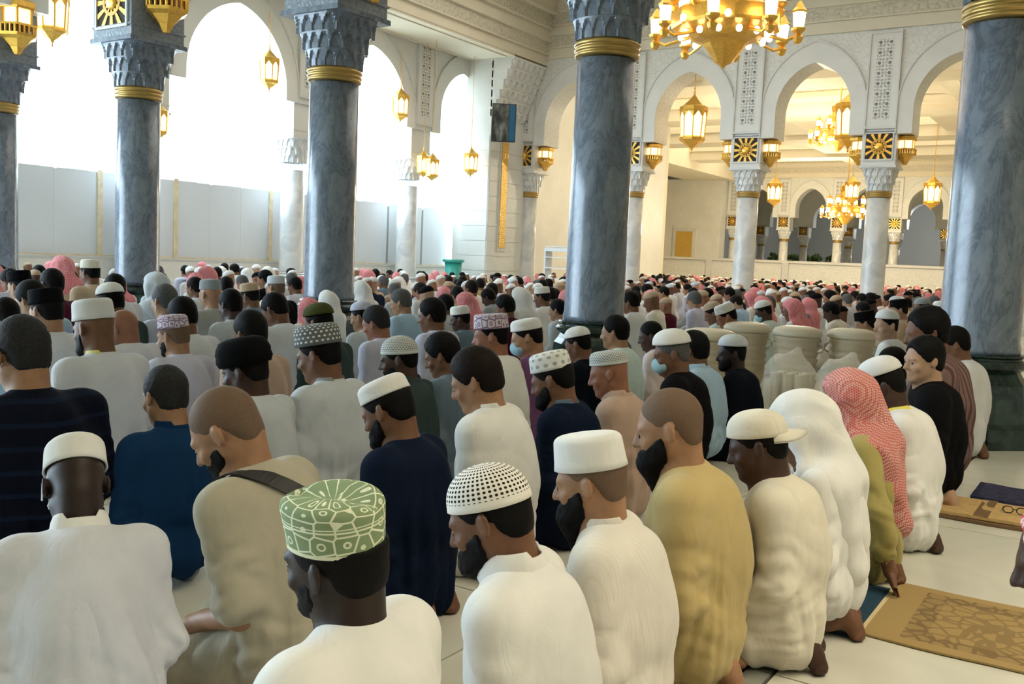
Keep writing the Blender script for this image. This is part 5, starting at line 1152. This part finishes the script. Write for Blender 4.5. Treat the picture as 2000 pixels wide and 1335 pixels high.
P(1545, 605, 'man in a red checked head cloth behind the water barrels', X=-3.7, bow=0.35, yaw=0.3, skin_='brown', hair=None, top='white', seed=97, lod=1, drape='cloth_shemagh_pink', drape_kw=dict(long_=0.3, h=0.014))
P(1490, 608, 'man in a white cap with face mask behind the water barrels', X=-3.9, bow=0.4, yaw=0.5, skin_='dark', hair='black', cap='skull', capmat_='cloth_white', top='mint', mask='mask_blue', seed=98, lod=1)
P(1392, 612, 'man in a tan cap bending forward behind the left-hand barrel', X=-4.2, bow=0.5, lean=0.25, yaw=0.4, skin_='brown', hair='black', cap='skull', capmat_='cloth_tan', top='mint', seed=99, lod=1)
P(1418, 618, 'man in a white cap bowing behind the left-hand barrel', X=-4.0, bow=0.5, lean=0.2, yaw=0.5, skin_='ruddy', hair='black', cap='kufi', capmat_='cloth_white', top='white', seed=100, lod=1, scale=1.06)
P(1262, 570, 'black-haired man in a cream robe right of the central column', X=-6.0, bow=0.2, yaw=0.1, skin_='tan', hair='black', hair_t=0.012, top='cream', seed=101, lod=1, wide=1.06, scale=1.08)
P(1296, 572, 'black-haired man in a pinkish white robe right of the central column', X=-5.6, bow=0.25, yaw=0.2, skin_='tan', hair='black', hair_t=0.012, top='pinkwhite', seed=102, lod=1, scale=1.0)
P(1230, 590, 'black-haired man emerging from behind the central column', X=-5.3, bow=0.25, yaw=0.1, skin_='brown', hair='black', hair_t=0.012, top='offwhite', seed=103, lod=1)
P(1088, 605, 'black-haired man left of the central column in a white robe', X=-5.6, bow=0.2, yaw=0.2, skin_='tan', hair='black', hair_t=0.012, top='greywhite', seed=104, lod=1)
P(1058, 580, 'man in a white cap with dark rim left of the central column', X=-6.6, bow=0.2, yaw=0.2, skin_='brown', hair='black', cap='kufi', capmat_='cloth_white', top='white', seed=105, lod=1)
# -- seated man at the lower right corner, turned to the left
xy, sc_ = place(2086, 1092, None, 0.98, bow=0.3, lean=0.25, yaw=0.0, face=0.15)
person(xy, 'man in a red and white checked head cloth cut by the lower right edge', sc_, face=0.15, bow=0.3, lean=0.25, yaw=0.0, skin_='dark', hair=None, top='offwhite', seed=110, hands='l', drape='cloth_shemagh_red', drape_kw=dict(long_=0.40, hood_t=0.016, front=0.30)); ROOTS.append((xy[0], xy[1], sc_, 'corner'))
# ------------------------------------------------------------------ the crowd farther away
def far_mesh(kind, pose, h):
    J = skeleton(*pose); f = Field((-0.40, -0.42, -0.02), (0.40, 0.48, 0.80), h)
    T = J['T']
    f.ell((0, -0.06, 0.20), (0.20, 0.15, 0.17), None, 0.06); f.ell(T((0, -0.055, 0.48)), (0.19, 0.12, 0.20), J['Rl'], 0.06)
    f.cone(J['shl'], J['shr'], 0.074, 0.074, 0.05); f.cone(T((0, -0.06, 0.60)), J['neck']+[0, -0.01, 0.0], 0.09, 0.06, 0.05)
    for s_ in 'lr':
        f.cone(J['sh'+s_], J['el'+s_], 0.072, 0.06, 0.04); f.cone(J['el'+s_], J['wr'+s_], 0.058, 0.046, 0.03); f.cone(((-1 if s_ == 'l' else 1)*0.09, -0.08, 0.18), J['kn'+s_], 0.12, 0.09, 0.06)
    f.clip(lambda X, Y, Z: 0.004-Z); Vg, Qg = f.nets()
    f = Field(J['head']-[0.13, 0.15, 0.2], J['head']+[0.13, 0.16, 0.15], h*0.55); head_sdf(f, J, face=False); f.ell(HP(J, (0, 0.10, -0.03)), (0.014, 0.02, 0.02), J['Rh'], 0.01); Vh, Qh = f.nets()
    if kind == 'cap':
        f = Field(J['head']-0.15, J['head']+0.15, h*0.6); f.ell(HP(J, (0, -0.016, 0.05)), (0.088, 0.108, 0.088), J['Rh'], 0.01); f.clip(lambda X, Y, Z: 0.045-local_head(X, Y, Z, J)[2]); Vc, Qc = f.nets()
    elif kind == 'hair':
        Vc, Qc = hair_mesh(J, 0.014, 'short', h*0.5)
    else:
        Vc, Qc = drape_mesh(J, 1, 0.016, True, 0.25, h*0.8)
    V = np.concatenate([Vg, Vh, Vc]); Q = np.concatenate([Qg, Qh+len(Vg), Qc+len(Vg)+len(Vh)]); mi = np.concatenate([np.zeros(len(Qg)), np.ones(len(Qh)), np.full(len(Qc), 2)]).astype(int)
    return V, Q, mi
POSES = [(0.12, 0.30, 0.25, 0.0), (0.08, 0.12, 0.05, 0.0), (0.22, 0.50, 0.15, 0.05), (0.12, 0.3, -0.35, 0.0)]
far_hi = {(k, i): far_mesh(k, p, 0.028) for k in ('cap', 'hair', 'drape') for i, p in enumerate(POSES)}
far_lo = {(k, i): far_mesh(k, p, 0.082) for k in ('cap', 'hair', 'drape') for i, p in enumerate(POSES[:3])}
far_me = {k: np_mesh('person', v[0], v[1], ['cloth_white', 'skin_brown', 'hair_black'], v[2]) for k, v in far_hi.items()}
TOPS = ['white']*9 + ['offwhite']*6 + ['pinkwhite']*5 + ['lavender']*3 + ['greywhite']*3 + ['cream']*3 + ['lblue', 'slate', 'navy', 'maroon', 'tan', 'mint', 'black', 'olive', 'grey']
TOPW = dict(white='white', offwhite='off-white', pinkwhite='pinkish white', lavender='pale lavender', greywhite='pale grey', cream='cream', lblue='light blue', slate='slate blue', navy='navy', maroon='maroon', tan='tan', mint='pale mint', black='black', olive='olive', grey='grey')
rc = random.Random(5)
blocked = [(x, Y_MID, 0.95) for x in MIDX] + [(x, Y_R, 0.95) for x in RX] + [(XL, y, 0.95) for y in LY] + [(x, 9.15, 0.55) for x in (-2.2, -2.7, -3.2, -3.7)] + [(-2.2, 7.9, 0.5), (-2.75, 7.9, 0.5), (at_y(1093, 500, 25.4).x, 25.4, 1.2), (-16.4, 25.4, 1.3), (-17.3, 23.2, 0.9)]
cand = []
for r_ in range(40):
    X = -1.15 - 1.08*r_
    y = 1.0 + rc.random()*0.4
    while y < 45.6:
        y += 0.62 + rc.uniform(-0.05, 0.16)
        x = X + rc.uniform(-0.12, 0.12)
        if y > 24.0 and y < 28.0 and x < -15.8: continue
        if y <= 24.0 and x < -18.3: continue
        if x < -30 or (26 < y < 43 and x < -18.2): continue
        px, py, d = project((x, y, 0.8))
        if px < -60 or px > 1900 or d < (8.6 if px < 1330 else 12.5): continue
        if y > 9 and x > -0.155*y: continue
        if any((x-a)**2+(y-b)**2 < c*c for a, b, c in blocked): continue
        if any(abs(x-a[0]) < 0.70 and abs(y-a[1]) < 0.52 for a in ROOTS): continue
        if rc.random() < 0.06: continue
        cand.append((d, x, y, px))
cand.sort()
n_ind = max(0, 300-len(ROOTS))
stuffV, stuffQ, stuffM = [], [], []; off = 0; stuff_mats = ['cloth_white', 'cloth_offwhite', 'cloth_pinkwhite', 'cloth_lavender', 'cloth_cream', 'cloth_slate', 'skin_tan', 'skin_brown', 'hair_black', 'cloth_shemagh_pink']
where = lambda px, d: ('left of the first column' if px < 200 else 'between first two columns' if px < 590 else 'between second and central columns' if px < 1110 else 'right of the central column' if px < 1440 else 'before the far right arcade')
for i, (d, x, y, px) in enumerate(cand):
    u = rc.random(); kind = 'cap' if u < 0.46 else 'hair' if u < 0.83 else 'drape'
    top = rc.choice(TOPS); sk = rc.choice(['tan', 'brown', 'brown', 'dark', 'ruddy', 'light']); cov = {'cap': rc.choice(['cloth_white', 'cloth_white', 'cloth_white', 'cloth_offwhite', 'cloth_greywhite', 'cloth_black', 'cloth_tan']), 'hair': rc.choice(['hair_black', 'hair_black', 'hair_black', 'hair_darkbrown', 'hair_grey']), 'drape': rc.choice(['cloth_shemagh_pink', 'cloth_shemagh_pink', 'cloth_white', 'cloth_shemagh_pink'])}[kind]
    s_ = rc.uniform(0.93, 1.06); rz = FACE + rc.uniform(-0.2, 0.2)
    if i < n_ind:
        o = link('person', far_me[(kind, rc.randrange(len(POSES)))]); o.location = (x, y, 0); o.rotation_euler = (0, 0, rz); o.scale = (s_*rc.uniform(0.95, 1.08), s_, s_)
        head_w = {'cloth_white': 'white cap', 'cloth_offwhite': 'off-white cap', 'cloth_greywhite': 'pale grey cap', 'cloth_black': 'black cap', 'cloth_tan': 'tan cap', 'hair_black': 'black hair', 'hair_darkbrown': 'dark brown hair', 'hair_grey': 'grey hair', 'cloth_shemagh_pink': 'red checked head cloth'}[cov]
        if kind == 'drape' and cov == 'cloth_white': head_w = 'white head cloth'
        dist = 'midway' if d < 12 else 'far back' if d < 17 else 'distant'; pi_ = rc.randrange(len(POSES)); o.data = far_me[(kind, pi_)]; pose_w = ('glancing', 'upright', 'bowing', 'turned')[pi_]
        for q, mt in enumerate(('cloth_'+top, 'skin_'+sk, cov)): o.material_slots[q].link = 'OBJECT'; o.material_slots[q].material = MATS[mt]
        tag(o, f'{pose_w} man, {head_w}, {TOPW[top]} robe, {dist} {where(px, d)}', 'person', 'seated crowd ' + where(px, d))
    else:
        V, Q, mi = far_lo[(kind, rc.randrange(3))]; c_, n_ = cos(rz), sin(rz)
        W_ = np.stack([(V[:, 0]*c_-V[:, 1]*n_)*s_+x, (V[:, 0]*n_+V[:, 1]*c_)*s_+y, V[:, 2]*s_], 1)
        mm = np.array([stuff_mats.index('cloth_'+top) if 'cloth_'+top in stuff_mats else 0, rc.choice([6, 7]), 8 if kind == 'hair' else 9 if kind == 'drape' else 0])
        stuffV.append(W_); stuffQ.append(Q+off); stuffM.append(mm[mi]); off += len(V)
if stuffV:
    o = link('crowd', np_mesh('crowd', np.concatenate(stuffV), np.concatenate(stuffQ), stuff_mats, np.concatenate(stuffM))); tag(o, 'distant seated crowd filling the far hall up to the white screen wall', 'crowd', kind='stuff')
by_label = {}
for o in bpy.data.objects:
    if o.name.startswith('person') and o.type == 'MESH' and 'label' in o: by_label.setdefault(o['label'], []).append(o)
for lb, os_ in by_label.items():
    if len(os_) > 1:
        os_.sort(key=lambda q: project((q.location.x, q.location.y, 0.8))[0])
        words = ['leftmost', 'rightmost'] if len(os_) == 2 else ['leftmost', 'middle', 'rightmost'] if len(os_) == 3 else ['leftmost'] + ['second', 'third', 'fourth', 'fifth'][:len(os_)-2] + ['rightmost']
        for q, w_ in zip(os_, words): q['label'] = w_ + ' ' + lb
# ------------------------------------------------------------------ things on the floor
def barrel(x, y, label):
    r = empty('water_barrel', (x, y, 0)); tag(r, label, 'water cooler', 'water barrels')
    MB().lathe([(0.19, 0.0), (0.20, 0.04), (0.205, 0.20)] + sum([[(0.205+0.012*(k % 2), 0.20+0.035*k), (0.212-0.012*(k % 2), 0.218+0.035*k)] for k in range(12)], []) + [(0.225, 0.64), (0.225, 0.68)], 32).build('body', 'barrel', r, True)
    MB().lathe([(0.235, 0.68), (0.245, 0.69), (0.245, 0.72), (0.22, 0.755), (0.15, 0.775), (0.03, 0.78)], 32).build('lid', 'barrel_lid', r, True)
    for s_ in (-1, 1): MB().tube([(s_*0.22, 0, 0.52), (s_*0.265, 0.0, 0.54), (s_*0.265, 0.0, 0.60), (s_*0.22, 0, 0.62)], 0.012).build('handle', 'barrel_lid', r)
    MB().tube([(0, -0.20, 0.12), (0, -0.26, 0.12), (0, -0.265, 0.09)], 0.014).build('tap', 'shelf_white', r)
    return r
plain('barrel', (0.50, 0.42, 0.29), 0.5, noise=0.06); plain('barrel_lid', (0.60, 0.53, 0.39), 0.45)
for px, py, w in ((1386, 645, 'leftmost'), (1460, 632, 'second from left'), (1558, 640, 'third from left'), (1665, 645, 'rightmost')):
    p = at_z(px, py, 0.76); barrel(p.x, p.y, f'cream ribbed water barrel with round lid, {w} of the row')
m, nt, b = new_mat('clear_plastic')
b.inputs['Base Color'].default_value = (0.80, 0.76, 0.66, 1); b.inputs['Roughness'].default_value = 0.25; b.inputs['Alpha'].default_value = 0.32
plain('paper_cup', (0.62, 0.56, 0.44), 0.7)
def bag(px, py, z, label, s=1.0):
    p = at_z(px, py, z); r = empty('plastic_bag', (p.x, p.y, 0)); tag(r, label, 'plastic bag', 'bags of cups')
    f = Field((-0.32, -0.32, -0.02), (0.32, 0.32, 1.0), 0.02); f.ell((0, 0, 0.30), (0.24, 0.22, 0.34), None, 0.05); f.cone((0, 0, 0.55), (0.05, 0.02, 0.70), 0.12, 0.02, 0.08); f.cone((-0.1, 0, 0.55), (-0.12, 0.02, 0.62), 0.1, 0.02, 0.08); f.clip(lambda X, Y, Z: 0.004-Z)
    V, Q = f.nets(); n = vnormals(V, Q); a = vnoise(V*np.array([11, 11, 6]), 4); V = V + n*((1-np.abs(2*a-1)-0.5)*0.028)[:, None]; V[:, 2] = np.maximum(V[:, 2], 0.002); link('wrap', np_mesh('wrap', V*s, Q, ['clear_plastic']), r)
    cm = MB().lathe([(0.03, 0.01), (0.04, 0.5)], 12).mesh('cup_stack', 'paper_cup')
    for i in range(3):
        for j in range(3): o = link('cup_stack', cm, r); o.location = (-0.1+0.1*i, -0.1+0.1*j, 0); o.scale = (s, s, s)
bag(1548, 690, 0.66, 'clear plastic bag of stacked cups before the third water barrel')
bag(1655, 700, 0.66, 'clear plastic bag of stacked cups before the rightmost water barrel')
# prayer rugs
def rug_mat(name, c0, c1, scale):
    m, nt, b = new_mat(name); cv = coords(nt); v1 = N(nt, 'ShaderNodeTexVoronoi', feature='DISTANCE_TO_EDGE', i_Scale=scale); L(nt, cv, v1.inputs[0])
    w = N(nt, 'ShaderNodeTexNoise', i_Scale=60.0, i_Detail=3.0); L(nt, cv, w.inputs[0])
    sp = N(nt, 'ShaderNodeSeparateXYZ'); L(nt, cv, sp.inputs[0])
    ax = math_n(nt, 'ABSOLUTE', sp.outputs[0]); ay = math_n(nt, 'ABSOLUTE', sp.outputs[1])
    band = math_n(nt, 'MULTIPLY', math_n(nt, 'GREATER_THAN', ay, 0.22), math_n(nt, 'LESS_THAN', ay, 0.30)); band2 = math_n(nt, 'MULTIPLY', math_n(nt, 'GREATER_THAN', ax, 0.36), math_n(nt, 'LESS_THAN', ax, 0.44))
    pat = math_n(nt, 'LESS_THAN', v1.outputs[0], 0.10); inner = math_n(nt, 'MULTIPLY', math_n(nt, 'LESS_THAN', ax, 0.44), math_n(nt, 'LESS_THAN', ay, 0.30))
    f_ = math_n(nt, 'MULTIPLY', math_n(nt, 'MULTIPLY', pat, inner), 0.6); f_ = math_n(nt, 'ADD', f_, math_n(nt, 'MULTIPLY', math_n(nt, 'MULTIPLY', math_n(nt, 'MAXIMUM', band, band2), inner), 0.3))
    c = mix_c(nt, f_, c0, c1); L(nt, c, b.inputs['Base Color']); b.inputs['Roughness'].default_value = 0.95; bump(nt, b, w.outputs[0], 0.5, 0.004); return m
rug_mat('rug_brown', (0.33, 0.225, 0.085), (0.16, 0.10, 0.04), 16.0); rug_mat('rug_teal', (0.005, 0.035, 0.065), (0.13, 0.25, 0.27), 14.0); rug_mat('rug_navy', (0.008, 0.010, 0.045), (0.03, 0.03, 0.08), 12.0)
plain('fringe', (0.66, 0.56, 0.33), 0.9); plain('folded_tan', (0.50, 0.33, 0.13), 0.85, noise=0.12, nscale=30); plain('folded_brown', (0.16, 0.09, 0.04), 0.85)
def wavy(name, w, d, t, mat, parent, seed=0, amp=0.004):
    n, k = 16, 10; V = []; Q = []
    for l_ in (0, 1):
        for j in range(k+1):
            for i in range(n+1):
                V.append((-w/2+w*i/n, -d/2+d*j/k, l_*t + 0.001))
    V = np.array(V); nz = vnoise(np.stack([V[:, 0]*7, V[:, 1]*7, 0*V[:, 0]], 1), seed); V[:, 2] += nz*amp; V[:, 1] += 0.006*np.sin(V[:, 0]*11+seed)
    m_ = n+1; s_ = (k+1)*m_
    for j in range(k):
        for i in range(n): a = j*m_+i; Q += [(a, a+m_, a+m_+1, a+1), (s_+a, s_+a+1, s_+a+m_+1, s_+a+m_)]
    for i in range(n): Q += [(i, i+1, s_+i+1, s_+i), (k*m_+i+1, k*m_+i, s_+k*m_+i, s_+k*m_+i+1)]
    for j in range(k): a, b_ = j*m_, (j+1)*m_; Q += [(b_, a, s_+a, s_+b_), (a+n, b_+n, s_+b_+n, s_+a+n)]
    return link(name, np_mesh(name, V, np.array(Q), [mat], None, False), parent)
def fringe(parent, x, d):
    mb = MB()
    for i in range(60):
        y = -d/2 + d*(i+0.5)/60; q = rc.uniform(-0.006, 0.006); mb.add([(x, y-0.004, 0.002), (x, y+0.004, 0.002), (x+math.copysign(0.055, x), y+q, 0.001), (x, y, 0.006)], [(0, 2, 1), (0, 3, 2), (1, 2, 3)])
    tag(mb.build('fringe', 'fringe', parent), kind='stuff')
r = empty('prayer_rug', (-0.17, 3.94, 0)); tag(r, 'brown patterned prayer rug lying on the pale floor at lower right', 'rug'); wavy('pile', 1.12, 0.72, 0.007, 'rug_brown', r, 2); fringe(r, -0.56, 0.70)
r = empty('prayer_rug', (-1.30, 3.86, 0)); tag(r, 'dark teal prayer rug under the hooded man, fringe showing', 'rug'); wavy('pile', 1.10, 0.66, 0.007, 'rug_teal', r, 5); fringe(r, 0.55, 0.64)
r = empty('prayer_rug', (-0.24, 6.50, 0)); tag(r, 'navy blue folded prayer rug beside the tan mat at right', 'rug'); wavy('pile', 0.95, 0.46, 0.02, 'rug_navy', r, 6, 0.008)
r = empty('folded_mat', (-0.34, 5.90, 0)); tag(r, 'tan folded mat with a dark band lying on the floor at right', 'mat'); wavy('lower_fold', 1.10, 0.48, 0.016, 'folded_brown', r, 7, 0.006); o = wavy('upper_fold', 1.04, 0.44, 0.018, 'folded_tan', r, 8, 0.008); o.location.z = 0.018; o = wavy('band', 0.075, 0.46, 0.004, 'folded_brown', r, 8, 0.008); o.location = (-0.25, 0, 0.036)
r = empty('eyeglasses', (-0.44, 5.86, 0.044)); tag(r, 'dark-rimmed eyeglasses lying on the tan folded mat', 'eyeglasses')
for s_ in (-1, 1): MB().tube([(s_*0.034+0.026*cos(a), 0.0, 0.022+0.019*sin(a)) for a in np.linspace(0, 2*pi, 13)], 0.003, 6).build('rim', 'black_plastic', r); MB().tube([(s_*0.06, 0.0, 0.03), (s_*0.066, 0.12, 0.004)], 0.003, 6).build('temple', 'black_plastic', r)
MB().tube([(-0.008, 0, 0.026), (0.008, 0, 0.026)], 0.003, 6).build('bridge', 'black_plastic', r)
